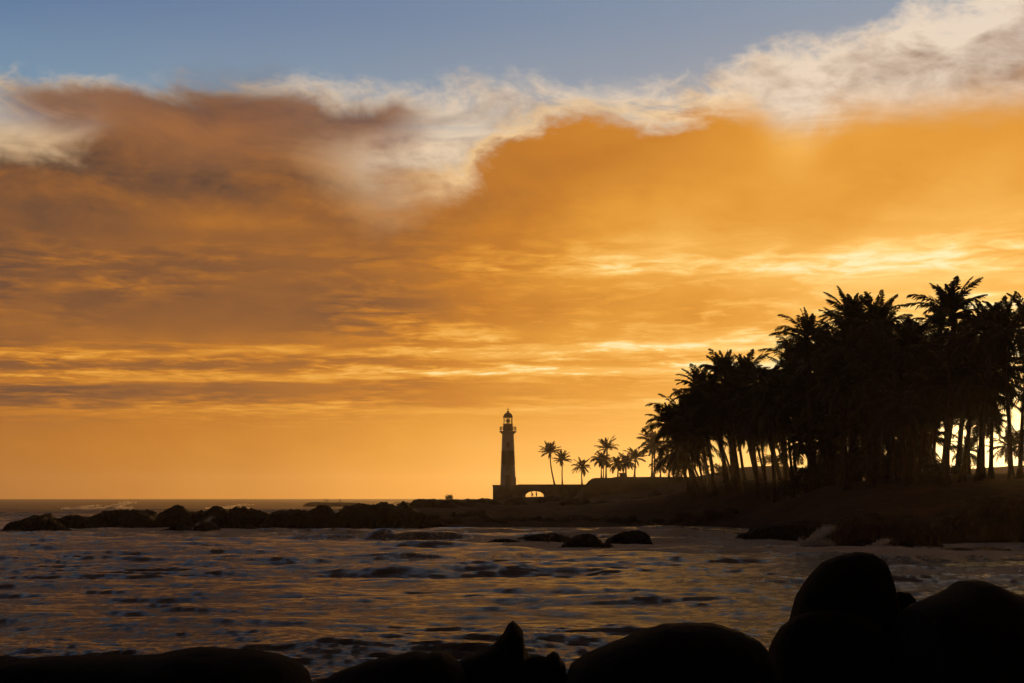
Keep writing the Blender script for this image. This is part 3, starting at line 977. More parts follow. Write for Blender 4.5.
def spray(px0, px1, y0, y1, D, n, seed, size=1.0):
    """a burst of separate drops and shreds of foam"""
    r = random.Random(seed)
    V, Fc = [], []
    x0, x1, zb, zt = xat(px0, 540, D), xat(px1, 540, D), zat(y1, D), zat(y0, D)
    for _ in range(n):
        if r.random() < .45:                # a plume flung up and to the right
            s = r.random() ** .8
            x = x0 + (x1 - x0) * (.30 + .62 * s ** 1.3) + r.gauss(0, .05 + .05 * s) * (x1 - x0)
            h = s * r.uniform(.75, 1.0)
        else:                               # low ragged froth
            x = r.uniform(x0, x1)
            t_ = (x - x0) / (x1 - x0)
            s = r.random()
            h = s * s * (.20 + .28 * abs(math.sin(t_ * 9 + seed)) * r.random())
        c = Vector((x, D + r.gauss(0, .5), zb + (zt - zb) * h + r.gauss(0, .04)))
        q = r.uniform(.012, .055) * (1.3 - s * .7) * size
        k = len(V)
        n1 = Vector((r.gauss(0, 1), r.gauss(0, 1), r.gauss(0, 1))).normalized()
        n2 = n1.cross(Vector((r.gauss(0, 1), r.gauss(0, 1), 1.3))).normalized()
        for ca, sa in ((1, 0), (-.5, .87), (-.5, -.87)):
            V.append(c + (n1 * ca + n2 * sa) * q * 1.3)
        Fc.append([k, k + 1, k + 2])
    return link('sea_spray', mesh_np('sea_spray', V, Fc, False), M_DROPS if D > 250 else M_SPRAY)


for a in ((798, 832, 524, 546, 96, 8000, 1), (866, 890, 538, 548, 95, 2600, 2), (196, 214, 515, 526, 152, 1500, 3), (96, 132, 501.0, 509, 352, 3500, 5, 2.6), (60, 100, 504.5, 509, 352, 2000, 6, 2.2), (205, 250, 503.5, 508.5, 330, 1500, 7, 2.0), (368, 396, 501.0, 505.5, 300, 1500, 8, 1.8)):
    tag(spray(*a), kind='stuff')


# ------------------------------------------------------------------ lighthouse
LD = 338.0
S = LD / F
LX = xat(508, 450, LD)


def zl(py): return zat(py, LD)


gbase = zl(485)
lh = empty('lighthouse', (LX, LD, gbase), 'tall tapering lighthouse with dark and pale bands, gallery and domed lantern, on a stone base', 'lighthouse')


def ring_part(name, prof, mat, parent=lh, seg=28, smooth=True):
    bm = bmesh.new()
    lathe(bm, [(r, z - gbase) for r, z in prof], seg)
    o = from_bm(name, bm, mat, parent, smooth)
    if smooth:
        md = o.modifiers.new('edge', 'EDGE_SPLIT')
        md.split_angle = 0.6
    return o


def rad(py): return np.interp(py, [431, 485], [5.75, 7.75]) * S


def band(y0, y1, mat, name='tower_band'):
    return ring_part(name, [(rad(y1), zl(y1)), (rad(y0), zl(y0))], mat)


bp = bmesh.new()
box(bp, xat(493, 490, LD) - LX, xat(518.0, 490, LD) - LX, -3.4, 3.2, -6.0, -0.004)
box(bp, xat(492.6, 490, LD) - LX, xat(517.7, 490, LD) - LX, -3.5, 3.3, -0.30, -0.05)
pl = from_bm('plinth', bp, M_STONE, lh)
b4 = band(465.2, 485, M_WHITE)
b3 = band(450.7, 465.2, M_RED)
b2 = band(433.6, 450.7, M_WHITE)
ring_part('tower_band', [(5.75 * S, zl(433.6)), (5.7 * S, zl(431.2))], M_RED)
for o in bpy.data.objects:
    if o.name.startswith('tower_band') and o.data.materials[0] == M_RED: o['label'] = 'dark red painted band of the tower'
# stair buttress at the right foot
bb = bmesh.new()
box(bb, 6.2 * S, 8.1 * S, -1.0, 0.8, 0, zl(477.5) - gbase)
box(bb, 6.0 * S, 7.4 * S, -.8, 0.6, zl(477.5) - gbase, zl(474) - gbase)
from_bm('buttress', bb, M_WHITE, lh)
for y, band_, dy in ((445, 'w', 0), (468, 'w', 0), (478, 'w', 0)):
    bw = bmesh.new()
    r = rad(y)
    box(bw, -.34, .34, -r - .05, -r + .25, zl(y) - gbase - .55, zl(y) - gbase + .55)
    wn = from_bm('window', bw, M_IRON, lh)
    bf = bmesh.new()
    box(bf, -.46, .46, -r - .10, -r + .2, zl(y) - gbase - .68, zl(y) - gbase - .56)
    from_bm('sill', bf, M_STONE, wn)
bd = bmesh.new()
box(bd, -.6, .6, -rad(485) - .06, -rad(485) + .4, 0, 2.2)
from_bm('door', bd, M_WOOD, lh)
# gallery
gz0 = zl(433.4)
ring_part('gallery', [(5.9 * S, zl(434.2)), (7.6 * S, zl(432.6)), (8.4 * S, zl(432.4)), (8.4 * S, zl(431.2)), (5.0 * S, zl(431.2))], M_WHITE)
br = bmesh.new()
gal_z = zl(431.2) - gbase
rr = 8.1 * S
for k in range(20):
    a = 2 * PI * k / 20
    x, y = rr * math.cos(a), rr * math.sin(a)
    box(br, x - .05, x + .05, y - .05, y + .05, gal_z, gal_z + 1.05)
    for hz in (.4, .72, 1.02):
        a2 = 2 * PI * (k + 1) / 20
        tube(br, [(x, y, gal_z + hz), (rr * math.cos(a2), rr * math.sin(a2), gal_z + hz)], .04, 4)
from_bm('railing', br, M_IRON, lh)
ring_part('watch_room', [(4.75 * S, zl(431.2)), (4.75 * S, zl(424.6)), (5.1 * S, zl(424.5)), (5.1 * S, zl(423.9)), (4.4 * S, zl(423.9))], M_RED)
lan = bmesh.new()
zb, zt = zl(423.9) - gbase, zl(417.6) - gbase
rl = 4.35 * S
for k in range(10):
    a = 2 * PI * k / 10 + .1
    tube(lan, [(rl * math.cos(a), rl * math.sin(a), zb), (rl * math.cos(a), rl * math.sin(a), zt)], .055, 5)
    a2 = a + 2 * PI / 10
    tube(lan, [(rl * math.cos(a), rl * math.sin(a), (zb + zt) / 2), (rl * math.cos(a2), rl * math.sin(a2), (zb + zt) / 2)], .03, 4)
lf = from_bm('lantern', lan, M_IRON, lh)
gl = bmesh.new()
lathe(gl, [(rl - .09, zb + .002), (rl - .09, zt - .002)], 30)
for f in [f for f in gl.faces if len(f.verts) > 4]: gl.faces.remove(f)
from_bm('glass', gl, M_GLASS, lf, True)
lm = bmesh.new()
lathe(lm, [(.12, zb), (.12, zb + .35), (.33, zb + .45), (.36, zb + .75), (.30, zb + 1.05), (.10, zb + 1.12), (.08, zt)], 16)
from_bm('lamp', lm, M_IRON, lf, True)
dm = [(4.9 * S, zl(417.6)), (5.0 * S, zl(417.0))]
for k in range(1, 8):
    a = PI / 2 * k / 8
    dm.append((4.7 * S * math.cos(a), zl(417.0) + 4.6 * S * math.sin(a)))
dm.append((.15, zl(412.3)))
dome = ring_part('dome', dm, M_IRON)
fb = bmesh.new()
lathe(fb, [(.26, zl(412.6) - gbase), (.30, zl(411.6) - gbase), (.2, zl(411.0) - gbase), (.08, zl(410.8) - gbase), (.05, zl(407.6) - gbase)], 10)
tube(fb, [(-.35, 0, zl(409.4) - gbase), (.35, 0, zl(409.4) - gbase)], .04, 4)
from_bm('finial', fb, M_IRON, dome, True)

# ------------------------------------------------------------------ wall with the arch
def arch_wall():
    D0, th_ = 334.6, 3.0
    X = lambda p: xat(p, 490, D0)
    Z = lambda p: zat(p, D0)
    zb_ = 0.5
    xl, xr, ztop = X(517.8), X(606), Z(485)
    ax0, ax1 = X(525.6), X(543.9)
    spring = Z(496.2)
    crown = Z(491.2)
    out_ = [(xl, zb_), (xl, ztop), (xr, ztop), (xr, zb_), (ax1, zb_), (ax1, spring)]
    for k in range(1, 16):
        a = PI * k / 16
        out_.append(((ax0 + ax1) / 2 + (ax1 - ax0) / 2 * math.cos(a), spring + (crown - spring) * math.sin(a) ** .9))
    out_ += [(ax0, spring), (ax0, zb_)]
    root = empty('bridge_wall', ((xl + xr) / 2, D0, 3.0), 'long low stone wall with one shallow arch running right from the lighthouse base', 'wall')
    cx = (xl + xr) / 2
    bm = bmesh.new()
    A = [bm.verts.new((x - cx, 0, z - 3)) for x, z in out_]
    B = [bm.verts.new((x - cx, th_, z - 3)) for x, z in out_]
    n = len(out_)
    f1 = bm.faces.new(A)
    f2 = bm.faces.new(B[::-1])
    for k in range(n):
        bm.faces.new((A[k], B[k], B[(k + 1) % n], A[(k + 1) % n]))
    bm.normal_update()
    bmesh.ops.triangulate(bm, faces=[f1, f2])
    from_bm('wall', bm, M_STONE, root)
    bm = bmesh.new()
    box(bm, xl - cx, xr - cx, -.12, .45, ztop - 3 + .003, ztop - 3 + .16)
    from_bm('coping', bm, M_STONE, root)
    bm = bmesh.new()          # ring of arch stones, slightly proud
    pts = out_[5:-1]
    mid = (ax0 + ax1) / 2
    for k in range(len(pts) - 1):
        (x0, z0), (x1, z1) = pts[k], pts[k + 1]
        def o_(x, z): return (mid + (x - mid) * 1.10, spring + (z - spring) * 1.22 if z > spring else z)
        q0, q1 = o_(x0, z0), o_(x1, z1)
        vs = [bm.verts.new((px_ - cx, -.05, pz - 3)) for px_, pz in ((x0, z0), (x1, z1), q1, q0)]
        vb = [bm.verts.new((px_ - cx, .02, pz - 3)) for px_, pz in ((x0, z0), (x1, z1), q1, q0)]
        bm.faces.new(vs)
        for a in range(4):
            bm.faces.new((vs[a], vb[a], vb[(a + 1) % 4], vs[(a + 1) % 4]))
    from_bm('arch_ring', bm, M_STONE, root)


arch_wall()

# ------------------------------------------------------------------ kiosk on the bank
KD = 312.0
kx, kz = xat(622.5, 477, KD), 7.75
kz = gz(kx, KD) - 0.02
ks = empty('kiosk', (kx, KD, kz), 'low dark boxy stall with a flat roof on the hazy bank under small palms', 'stall')
bm = bmesh.new()
box(bm, -.62, .62, -.6, .6, 0, .78)
from_bm('stall_body', bm, M_WOOD, ks)
bm = bmesh.new()
box(bm, -.86, .86, -.85, .8, .785, .95)
from_bm('roof', bm, M_WOOD, ks)
bm = bmesh.new()
box(bm, -.75, .75, -.82, -.61, .40, .46)
from_bm('counter', bm, M_WOOD, ks)
bm = bmesh.new()
box(bm, -1.6, 1.35, -1.2, 1.1, -.25, .14)
pf = from_bm('stone_platform', bm, M_STONE, loc=(kx - .3, KD, kz - .14))
tag(pf, 'low stone platform under the dark stall on the bank', 'platform')
ks.location.z = kz + .004

# ------------------------------------------------------------------ palms
def crown_mesh(seed, nf=26, L=4.2, droop=1.0, npair=30, wide=.19, up=84, low=-36, skirt=5):
    r = random.Random(seed)
    V, Fc = [], []

    def quad(a, b_, c, d):
        k = len(V)
        V.extend((a, b_, c, d))
        Fc.append((k, k + 1, k + 2, k + 3))

    def frond(phi, e0, ln, bend, roll, leaf=1.0):
        n = 12
        p = Vector((0, 0, 0))
        e = e0
        pts, tang = [p.copy()], []
        for k in range(n):
            s = (k + .5) / n
            e = e0 - bend * s ** 1.5
            t = Vector((math.cos(e) * math.cos(phi), math.cos(e) * math.sin(phi), math.sin(e)))
            tang.append(t)
            p = p + t * (ln / n)
            pts.append(p.copy())
        side = Vector((-math.sin(phi), math.cos(phi), 0))
        for k in range(n):
            w0, w1 = .07 * (1 - k / n) + .012, .07 * (1 - (k + 1) / n) + .012
            upv = side.cross(tang[k])
            quad(pts[k] - side * w0, pts[k] + side * w0, pts[k + 1] + side * w1, pts[k + 1] - side * w1)
            quad(pts[k] - upv * w0, pts[k] + upv * w0, pts[k + 1] + upv * w1, pts[k + 1] - upv * w1)
        for q in range(npair):
            s = .13 + .86 * (q + r.uniform(0, .6)) / npair
            k = min(int(s * n), n - 1)
            base = pts[k].lerp(pts[k + 1], s * n - k)
            t = tang[k]
            nrm = t.cross(side)
            ll = ln * .27 * (math.sin(PI * min(1, .18 + s * .80)) ** .7) * leaf
            for sg in (-1, 1):
                if r.random() < .06: continue
                tilt = r.uniform(-.15, .25) + roll * sg
                dr = (side * sg * (.80 - .3 * s) + t * (.55 + .5 * s) - nrm * tilt * -.6).normalized()
                l = ll * r.uniform(.8, 1.12)
                mid = base + dr * l * .5 + Vector((0, 0, -.03 * l))
                tip = base + dr * l + Vector((0, 0, -l * r.uniform(.18, .5)))
                wv = t * (wide * .5)
                quad(base - wv * .5, base + wv * .5, mid + wv, mid - wv)
                k0 = len(V)
                V.extend((mid - wv, mid + wv, tip))
                Fc.append((k0, k0 + 1, k0 + 2, k0 + 2))
    for i in range(nf):
        f = i / nf
        phi = i * 2.39996 + r.uniform(-.25, .25)
        e0 = math.radians(up + (low - up) * f ** 1.05 + r.uniform(-8, 8))
        frond(phi, e0, L * r.uniform(.82, 1.1) * (.78 if f < .12 else 1), droop * r.uniform(.7, 1.25) * (.55 + .75 * min(1, f * 2.5)), r.uniform(-.3, .3))
    for i in range(skirt):
        frond(r.uniform(0, 6.28), math.radians(r.uniform(-75, -50)), L * r.uniform(.45, .7), .35, 0, .55)
    k = len(V)          # heart of the crown
    for a in range(6):
        V.append(Vector((.2 * math.cos(a * PI / 3), .2 * math.sin(a * PI / 3), -.55)))
    for a in range(6):
        V.append(Vector((.3 * math.cos(a * PI / 3), .3 * math.sin(a * PI / 3), .1)))
    V.append(Vector((0, 0, .9)))
    for a in range(6):
        b2 = (a + 1) % 6
        Fc.append((k + a, k + b2, k + 6 + b2, k + 6 + a))
        Fc.append((k + 6 + a, k + 6 + b2, k + 12, k + 12))
    me = bpy.data.meshes.new('crown')
    me.from_pydata([tuple(v) for v in V], [], [tuple(dict.fromkeys(f)) for f in Fc])
    me.materials.append(M_LEAF)
    return me


CROWNS = [crown_mesh(100 + i, nf=[28, 25, 30, 24, 27, 29][i], L=[4.9, 4.5, 5.2, 4.6, 5.0, 4.4][i], droop=[.9, 1.1, .8, 1.2, 1.0, .75][i]) for i in range(6)]
CROWNS_UP = [crown_mesh(200 + i, nf=22, L=4.2, droop=.7, low=-5, skirt=2) for i in range(3)]      # upswept
CROWN_FAN = crown_mesh(300, nf=32, L=3.3, droop=.5, low=-2, skirt=8, npair=22, wide=.3)
CROWNS_FAR = [crown_mesh(310 + i, nf=30, L=4.4, droop=[.9, 1.15, 1.0][i], low=-25, skirt=6, npair=24, wide=.32) for i in range(3)]


def palm(pxc, yt, pxb, D, label, group, crown=None, cr=1.0, tr=.17, yb=None, bend=None, dD=0.0, rr_=random):
    """palm whose topmost leaves reach yt at pxc and whose foot is at pxb, D metres out"""
    bx = xat(pxb, 490, D)
    bz = gz(bx, D) - .15 if yb is None else zat(yb, D)
    cme = crown or CROWNS[rr_.randrange(6)]
    toph = 3.6 * cr
    tx, tz = xat(pxc, yt, D + dD), zat(yt, D + dD) - toph
    Hh = tz - bz
    if Hh < 1.0: Hh = 1.0
    dx = tx - bx
    root = empty('palm_tree', (bx, D, bz), label, 'palm tree', group)
    bend = rr_.uniform(-.25, .35) if bend is None else bend
    pts, rad_ = [], []
    n = 12
    for k in range(n + 1):
        s = k / n
        sx = s + bend * s * (1 - s) * 1.1
        wob = .06 * math.sin(s * 7 + D)
        pts.append((dx * sx + wob * s, dD * s + .3 * math.sin(s * 2.2) * (bend), Hh * s))
        rad_.append(tr * (1.0 - .42 * s) + tr * .9 * math.exp(-s * Hh / .5))
    bm = bmesh.new()
    tube(bm, pts, rad_, 8)
    from_bm('trunk', bm, M_TRUNK, root, True)
    c = link('crown', cme, None, root, pts[-1])
    c.rotation_euler = (rr_.uniform(-.2, .2), rr_.uniform(-.2, .2) + max(-.25, min(.25, dx / Hh * .5)), rr_.uniform(0, 6.28))
    c.scale = (cr, cr, cr * rr_.uniform(.92, 1.08))
    return root


R_ = random.Random(11)
GS = 'slim palms by the lighthouse wall'
palm(549.5, 439, 555, 340.6, 'tallest slim palm nearest the lighthouse, its thin trunk leaning left', GS, CROWN_FAN, .86, .2, bend=.5, rr_=R_)
palm(562, 448.5, 562.3, 341, 'middle slim palm of the three by the lighthouse wall, straight trunk', GS, CROWN_FAN, .78, .17, bend=0, rr_=R_)
palm(581.5, 457.5, 582, 340, 'shortest slim palm of the three by the lighthouse wall, wide drooping crown', GS, CROWNS_FAR[0], .66, .17, bend=0, rr_=R_)
GB = 'palms on top of the hazy bank'
palm(601, 450, 601.5, 318, 'shorter of the two palms at the left end of the bank', GB, CROWNS_FAR[1], .62, .16, rr_=R_, bend=.1)
palm(606.5, 436, 606, 316, 'taller palm at the left end of the bank', GB, CROWNS_UP[0], .78, .18, rr_=R_, bend=.1)
palm(604, 452, 603.2, 322, 'thin palm half hidden between the two palms at the left end of the bank', GB, CROWNS_FAR[2], .55, .13, rr_=R_, bend=.2)
palm(618, 454, 618, 317, 'small drooping palm right above the stall on the bank', GB, CROWNS_FAR[1], .62, .16, rr_=R_, bend=.0)
palm(626, 451.5, 626, 322, 'bushy palm just right of the stall on the bank', GB, CROWNS_FAR[2], .68, .22, rr_=R_, bend=.0)
palm(635.5, 445, 634.5, 316, 'round headed palm with upswept fronds in the middle of the bank', GB, CROWNS_UP[1], .82, .2, rr_=R_, bend=.1)
palm(652.5, 429.5, 652, 315, 'tallest palm on the bank, just left of the dark grove', GB, CROWNS_FAR[0], .9, .22, rr_=R_, bend=.05)
palm(655, 437, 654, 320, 'palm tucked behind the tallest one on the bank', GB, CROWNS_UP[2], .85, .22, rr_=R_, bend=.05)
palm(661, 455, 660.5, 318, 'low palm with hanging fronds at the right end of the bank', GB, CROWNS_FAR[1], .66, .16, rr_=R_, bend=.0)
palm(669, 449, 669.5, 318, 'thin palm on the bank partly behind the edge of the grove', GB, CROWNS_FAR[2], .6, .14, rr_=R_, bend=.0)
palm(673, 453, 673.5, 322, 'thinnest palm on the bank, against the edge of the grove', GB, CROWNS_FAR[0], .55, .12, rr_=R_, bend=.0)

GG = 'coconut palms of the dense dark grove'
SHARED = 'coconut palm packed in the middle of the dense black grove on the right'
NAMED = [  # crown px, top y, foot px, D, label
    (667, 400, 690, 205, 'outermost palm at the left edge of the grove, leaning left'),
    (679, 392, 694, 200, 'second palm from the left edge of the grove, leaning left'),
    (700, 363, 716, 195, 'tall palm where the grove steps up from its low left edge'),
    (724, 348, 741, 190, 'palm with a spiky head at the left high point of the low grove'),
    (746, 349, 760, 185, 'spiky headed palm next to the left high point of the low grove'),
    (766, 361, 776, 175, 'lower palm in the dip before the grove rises to its tall part'),
    (806, 309, 812, 160, 'tall palm at the left shoulder of the high grove, fronds fanned left'),
    (849, 287, 850, 150, 'tall palm with upright fronds at the left peak of the high grove'),
    (876, 292, 874, 148, 'tall palm just right of the left peak of the high grove'),
    (911, 316, 905, 146, 'lower palm in the dip left of the tallest palm of the grove'),
    (951, 275, 947, 140, 'tallest palm of the whole grove, its head standing clear'),
    (985, 299, 978, 142, 'palm in the dip right of the tallest one, drooping fronds'),
    (1003, 293, 1012, 138, 'tall palm near the right edge of the picture, thick trunk'),
    (1028, 290, 1020, 140, 'rightmost palm whose head is cut by the edge of the picture'),
]
for i, (pc, yt, pb, D, lab) in enumerate(NAMED):
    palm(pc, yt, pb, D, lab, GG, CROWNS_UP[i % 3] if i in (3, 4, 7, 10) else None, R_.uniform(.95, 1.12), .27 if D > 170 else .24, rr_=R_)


def top_profile(px):
    return np.interp(px, [655, 668, 690, 705, 725, 750, 770, 790, 805, 830, 850, 880, 905, 925, 950, 975, 1000, 1150],
                     [430, 405, 385, 366, 352, 352, 362, 335, 314, 316, 292, 296, 314, 308, 285, 300, 296, 296])


# the packed heads behind and below the skyline ones
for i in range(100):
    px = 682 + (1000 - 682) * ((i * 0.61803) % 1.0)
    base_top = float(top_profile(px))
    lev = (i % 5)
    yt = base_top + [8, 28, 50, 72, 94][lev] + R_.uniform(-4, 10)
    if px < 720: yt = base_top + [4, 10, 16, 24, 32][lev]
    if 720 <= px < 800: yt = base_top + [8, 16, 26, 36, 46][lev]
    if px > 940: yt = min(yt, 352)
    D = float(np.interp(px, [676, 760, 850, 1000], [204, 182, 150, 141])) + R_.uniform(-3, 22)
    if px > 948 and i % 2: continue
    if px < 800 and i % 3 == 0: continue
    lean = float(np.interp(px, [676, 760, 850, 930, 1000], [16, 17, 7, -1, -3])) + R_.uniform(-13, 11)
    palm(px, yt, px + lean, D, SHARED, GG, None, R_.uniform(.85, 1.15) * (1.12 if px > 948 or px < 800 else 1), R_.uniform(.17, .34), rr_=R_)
# grove carried on past the right edge: unseen palms added to block sun
for px, yt, D in ((1060, 300, 138), (1085, 312, 142), (1110, 296, 139), (1050, 330, 150), (1135, 305, 145), (1165, 300, 140), (1072, 340, 152), (1098, 345, 155), (1122, 350, 150),
                  (1045, 352, 158), (1150, 345, 156), (1180, 330, 150), (1066, 385, 160), (1108, 390, 162)):
    palm(px, yt, px + R_.uniform(-6, 8), D, 'unseen coconut palm of the grove, added beyond the right edge to block sun', GG, None, 1.0, .18, rr_=R_)
# sunlit palms seen through the trunks
GF = 'hazy palms seen between the grove trunks'
for px, yt, D, lab in ((966, 432, 215, 'hazy palm with low spreading head behind the grove, left of the glowing thin trunks'),
                       (977, 405, 225, 'hazy thin trunked palm glowing behind the grove, left of its twin'),
                       (991, 402, 230, 'hazy thin trunked palm glowing behind the grove, right of its twin'),
                       (1008, 428, 240, 'hazy low headed palm behind the thick trunk near the right edge'),
                       (1019, 425, 220, 'hazy palm at the right edge behind the grove')):
    palm(px, yt, px + R_.uniform(-2, 2), D, lab, GF, None, .85, .13, rr_=R_)


# ------------------------------------------------------------------ shrubs
def shrub_mesh(seed, n=900):
    r = random.Random(seed)
    V, Fc = [], []
    lobes = [(Vector((r.uniform(-.6, .6), r.uniform(-.4, .4), r.uniform(.25, .75))), r.uniform(.28, .45)) for _ in range(9)]
    for _ in range(n):
        c, rad_ = lobes[r.randrange(9)]
        d = Vector((r.gauss(0, 1), r.gauss(0, 1), r.gauss(0, 1))).normalized() * rad_ * r.random() ** .4
        p = c + d
        p.z = max(p.z, .02)
        u_ = Vector((r.gauss(0, 1), r.gauss(0, 1), r.gauss(0, 1))).normalized()
        w_ = u_.cross(Vector((r.gauss(0, 1), r.gauss(0, 1), 1))).normalized()
        s = r.uniform(.05, .10)
        k = len(V)
        V.extend((p - u_ * s, p + w_ * s * .5, p + u_ * s, p - w_ * s * .5))
        Fc.append((k, k + 1, k + 2, k + 3))
    me = bpy.data.meshes.new('foliage')
    me.from_pydata([tuple(v) for v in V], [], Fc)
    me.materials.append(M_BUSH)
    return me


SHR = [shrub_mesh(i) for i in range(4)]
STEM = None


def shrub(px, D, w, h, label, group, k=0):
    global STEM
    x = xat(px, 490, D)
    root = empty('shrub', (x, D, gz(x, D) - .1), label, 'shrub', group, rz=px)
    f = link('foliage', SHR[k % 4], None, root)
    f.scale = (w / 2, w / 2, h)
    if STEM is None:
        bm = bmesh.new()
        for a in range(4):
            tube(bm, [(0, 0, 0), (.12 * math.cos(a * 1.7), .12 * math.sin(a * 1.7), .3), (.4 * math.cos(a * 1.7), .35 * math.sin(a * 1.7), .6)], [.05, .04, .02], 5)
        STEM = from_bm('stem', bm, M_TRUNK, root)
        s = STEM
    else:
        s = STEM.copy()
        C.objects.link(s)
        s.parent = root
    s.scale = (w / 2, w / 2, h)


shrub(449.5, 350, 2.9, 1.5, 'lone dark shrub on the low spit left of the lighthouse', None, 0)
GU = 'undergrowth at the foot of the grove'
SL = 'dark bush in the undergrowth among the grove trunks'
for i, (px, D, w, h) in enumerate(((758, 198, 3, 1.0), (790, 178, 4, 2.2), (806, 172, 5, 3.6), (815, 166, 5, 3.0), (832, 168, 5, 3.2), (846, 160, 4, 2.6), (860, 164, 5, 3.0),
                                  (874, 158, 4, 2.6), (890, 160, 5, 2.8), (903, 156, 4, 2.2), (917, 158, 5, 2.4), (930, 154, 4, 2.0), (822, 182, 5, 4.6), (853, 180, 6, 4.2), (882, 178, 5, 4.4), (905, 176, 5, 2.8),
                                  (944, 156, 4, 1.6), (957, 160, 4, 1.3))):
    shrub(px, D, w, h, SL, GU, i)
shrub(983.5, 150, 1.3, 1.15, 'small dark bush in the bright gap between the trunks at right', None, 2)
shrub(728, 300, 9, 2.6, 'hazy bush on the left slope of the mound behind the grove', None, 1)
shrub(775, 312, 10, 2.8, 'hazy bush on top of the mound behind the grove', None, 3)
shrub(588, 300, 2.4, .8, 'low hazy bush at the foot of the left end of the bank', None, 3)


# ------------------------------------------------------------------ people
def person(x, y, z, hgt, label, group, face=0.0, stride=.18, arm=.15, seated=False, crouch=False):
    root = empty('person', (x, y, z), label, 'person', group, rz=face)
    k = hgt / 1.75
    J = {'pel': (0, 0, .95), 'wai': (0, 0, 1.10), 'che': (0, .01, 1.32), 'nec': (0, .02, 1.48), 'hea': (0, .0, 1.56), 'hed': (0, -.01, 1.66), 'top': (0, 0, 1.73),
         'lhi': (.10, 0, .90), 'lkn': (.11, -stride * .5, .50), 'lan': (.11, stride * .2, .09), 'lto': (.12, -.14 + stride * .2, .035),
         'rhi': (-.10, 0, .90), 'rkn': (-.11, stride * .2, .50), 'ran': (-.11, stride * .9, .09), 'rto': (-.12, -.14 + stride * .9, .035),
         'lsh': (.18, .01, 1.41), 'lel': (.24 + arm * .3, .03, 1.13), 'lwr': (.24 + arm * .5, -.10, .90), 'lpa': (.245 + arm * .5, -.13, .82),
         'rsh': (-.18, .01, 1.41), 'rel': (-.24 - arm * .3, .03, 1.13), 'rwr': (-.24 - arm * .5, -.10, .90), 'rpa': (-.245 - arm * .5, -.13, .82)}
    if crouch:
        for n_ in ('pel', 'wai', 'che', 'nec', 'hea', 'hed', 'top', 'lhi', 'rhi', 'lsh', 'rsh', 'lel', 'rel', 'lwr', 'rwr', 'lpa', 'rpa'):
            a = J[n_]
            dz = a[2] - .95
            J[n_] = (a[0], a[1] + .12 - dz * .55, a[2] - .42 - dz * .12)
        J['lkn'] = (.14, -.34, .47)
        J['rkn'] = (-.14, -.30, .42)
    Rr = {'pel': .135, 'wai': .12, 'che': .145, 'nec': .055, 'hea': .07, 'hed': .095, 'top': .06, 'lhi': .09, 'rhi': .09, 'lkn': .06, 'rkn': .06, 'lan': .04, 'ran': .04, 'lto': .035, 'rto': .035,
          'lsh': .07, 'rsh': .07, 'lel': .045, 'rel': .045, 'lwr': .03, 'rwr': .03, 'lpa': .035, 'rpa': .035}
    E = [('pel', 'wai'), ('wai', 'che'), ('che', 'nec'), ('nec', 'hea'), ('hea', 'hed'), ('hed', 'top'), ('pel', 'lhi'), ('lhi', 'lkn'), ('lkn', 'lan'), ('lan', 'lto'), ('pel', 'rhi'), ('rhi', 'rkn'), ('rkn', 'ran'),
         ('ran', 'rto'), ('che', 'lsh'), ('lsh', 'lel'), ('lel', 'lwr'), ('lwr', 'lpa'), ('che', 'rsh'), ('rsh', 'rel'), ('rel', 'rwr'), ('rwr', 'rpa')]
    for sd, sg in (('l', 1), ('r', -1)):         # five fingers each
        px_, py_, pz_ = J[sd + 'pa']
        for q, (fx, fl) in enumerate(((-.03, .065), (-.01, .08), (.01, .085), (.03, .075))):
            J[f'{sd}f{q}'] = (px_ + fx, py_ - .01, pz_ - .05)
            J[f'{sd}g{q}'] = (px_ + fx, py_ - .03, pz_ - .05 - fl * .7)
            Rr[f'{sd}f{q}'] = .010
            Rr[f'{sd}g{q}'] = .008
            E += [(sd + 'pa', f'{sd}f{q}'), (f'{sd}f{q}', f'{sd}g{q}')]
        J[sd + 'th'] = (px_ - sg * .045, py_ - .05, pz_ - .02)
        Rr[sd + 'th'] = .010
        E.append((sd + 'pa', sd + 'th'))
    J['nos'] = (J['hed'][0], J['hed'][1] - .12, J['hed'][2] - .01)
    Rr['nos'] = .014
    E.append(('hed', 'nos'))
    names = list(J)

    def skin(name, keys, edges, grow, mat):
        me = bpy.data.meshes.new(name)
        idx = {n_: i for i, n_ in enumerate(keys)}
        me.from_pydata([tuple(Vector(J[n_]) * k) for n_ in keys], [(idx[a], idx[b_]) for a, b_ in edges], [])
        o = link(name, me, mat, root)
        md = o.modifiers.new('skin', 'SKIN')
        for i, n_ in enumerate(keys):
            sv = me.skin_vertices[0].data[i]
            sv.radius = (Rr[n_] * k * grow, Rr[n_] * k * grow)
            sv.use_root = (i == 0)
        sb = o.modifiers.new('sub', 'SUBSURF')
        sb.levels = sb.render_levels = 1
        return o
    skin('body', names, E, 1.0, M_SKIN)
    skin('shirt', ['pel', 'wai', 'che', 'lsh', 'lel', 'rsh', 'rel'], [('pel', 'wai'), ('wai', 'che'), ('che', 'lsh'), ('lsh', 'lel'), ('che', 'rsh'), ('rsh', 'rel')], 1.18, M_CLOTH)
    skin('shorts', ['pel', 'lhi', 'lkn', 'rhi', 'rkn'], [('pel', 'lhi'), ('lhi', 'lkn'), ('pel', 'rhi'), ('rhi', 'rkn')], 1.2, M_CLOTH)
    bm = bmesh.new()
    bmesh.ops.create_icosphere(bm, subdivisions=2, radius=.112 * k)
    hc = Vector(J['hed']) * k + Vector((0, .025, .035)) * k
    for v in bm.verts:
        v.co = v.co + hc
    from_bm('hair', bm, M_HAIR, root, True)
    return root


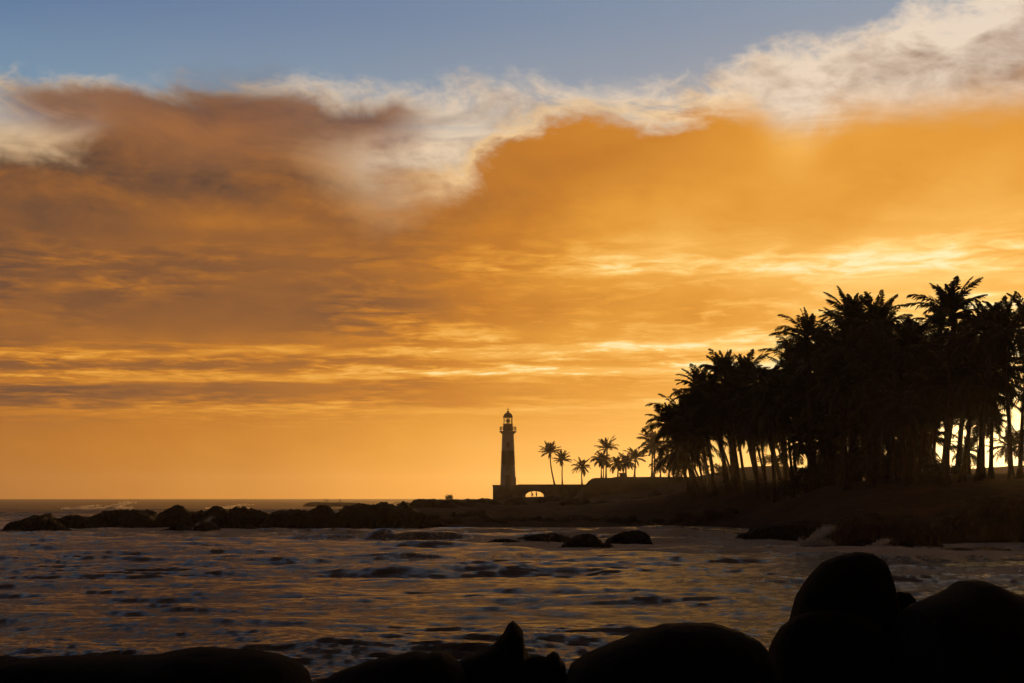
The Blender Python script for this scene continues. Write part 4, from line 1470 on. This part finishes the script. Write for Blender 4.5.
px_ = xat(510.7, 500, 329)
person(px_, 329, gz(px_, 329) - .02, 1.72, 'person standing on the ground in front of the lighthouse base', None, face=2.4, arm=.1)
ax = xat(536.4, 495, 339.5)
person(ax, 339.5, gz(ax, 339.5) - .02, 1.70, 'person standing under the arch against the bright sky, right one of two', None, face=1.2, arm=.2)
ax = xat(532.2, 495, 336)
person(ax, 336, gz(ax, 336) - .02, 1.65, 'person crouching under the arch, left one of two', None, face=-1.0, crouch=True)
ODm = sea_dist(506.5)
for pp, hh, lab in ((325.4, 1.75, 'leftmost tiny figure standing on the hazy far outcrop'), (328, 1.6, 'second tiny figure on the hazy far outcrop, close beside the leftmost'), (340.3, 1.65, 'tiny figure standing alone on the right of the hazy far outcrop')):
    person(xat(pp, 500, ODm), ODm - .8, zat(503.1, ODm), hh, lab, 'tiny people on the far outcrop', face=pp)
gx = xat(964.5, 465, 147)
person(gx, 147, gz(gx, 147) - .02, 1.6, 'person standing in the dark among the trunks at the right of the grove', None, face=.6)

# ------------------------------------------------------------------ haze and sun
bm = bmesh.new()
box(bm, -2700, 2700, -2700, 2700, -6, 42)
hz = from_bm('haze', bm)
hm = bpy.data.materials.new('haze')
hm.use_nodes = True
nt = hm.node_tree
nt.nodes.clear()
ho = nt.nodes.new('ShaderNodeOutputMaterial')
pv = nt.nodes.new('ShaderNodeVolumePrincipled')
pv.inputs['Color'].default_value = (0.95, 0.87, 0.74, 1)
pv.inputs['Density'].default_value = 0.00015
pv.inputs['Anisotropy'].default_value = 0.72
nt.links.new(pv.outputs[0], ho.inputs['Volume'])
hz.data.materials.append(hm)
tag(hz, kind='stuff')

sl = bpy.data.lights.new('sun', 'SUN')
sl.energy = 3.0
sl.color = (1.0, 0.50, 0.16)
sl.angle = math.radians(3.0)
so = bpy.data.objects.new('sun', sl)
C.objects.link(so)
so.rotation_euler = sun_ray.to_track_quat('Z', 'Y').to_euler()
so.location = (60, -20, 60)

cy = sc.cycles
cy.max_bounces = 6
cy.volume_bounces = 0
cy.transparent_max_bounces = 8
cy.use_denoising = True
cy.sample_clamp_indirect = 4.0
cy.caustics_reflective = False
cy.caustics_refractive = False
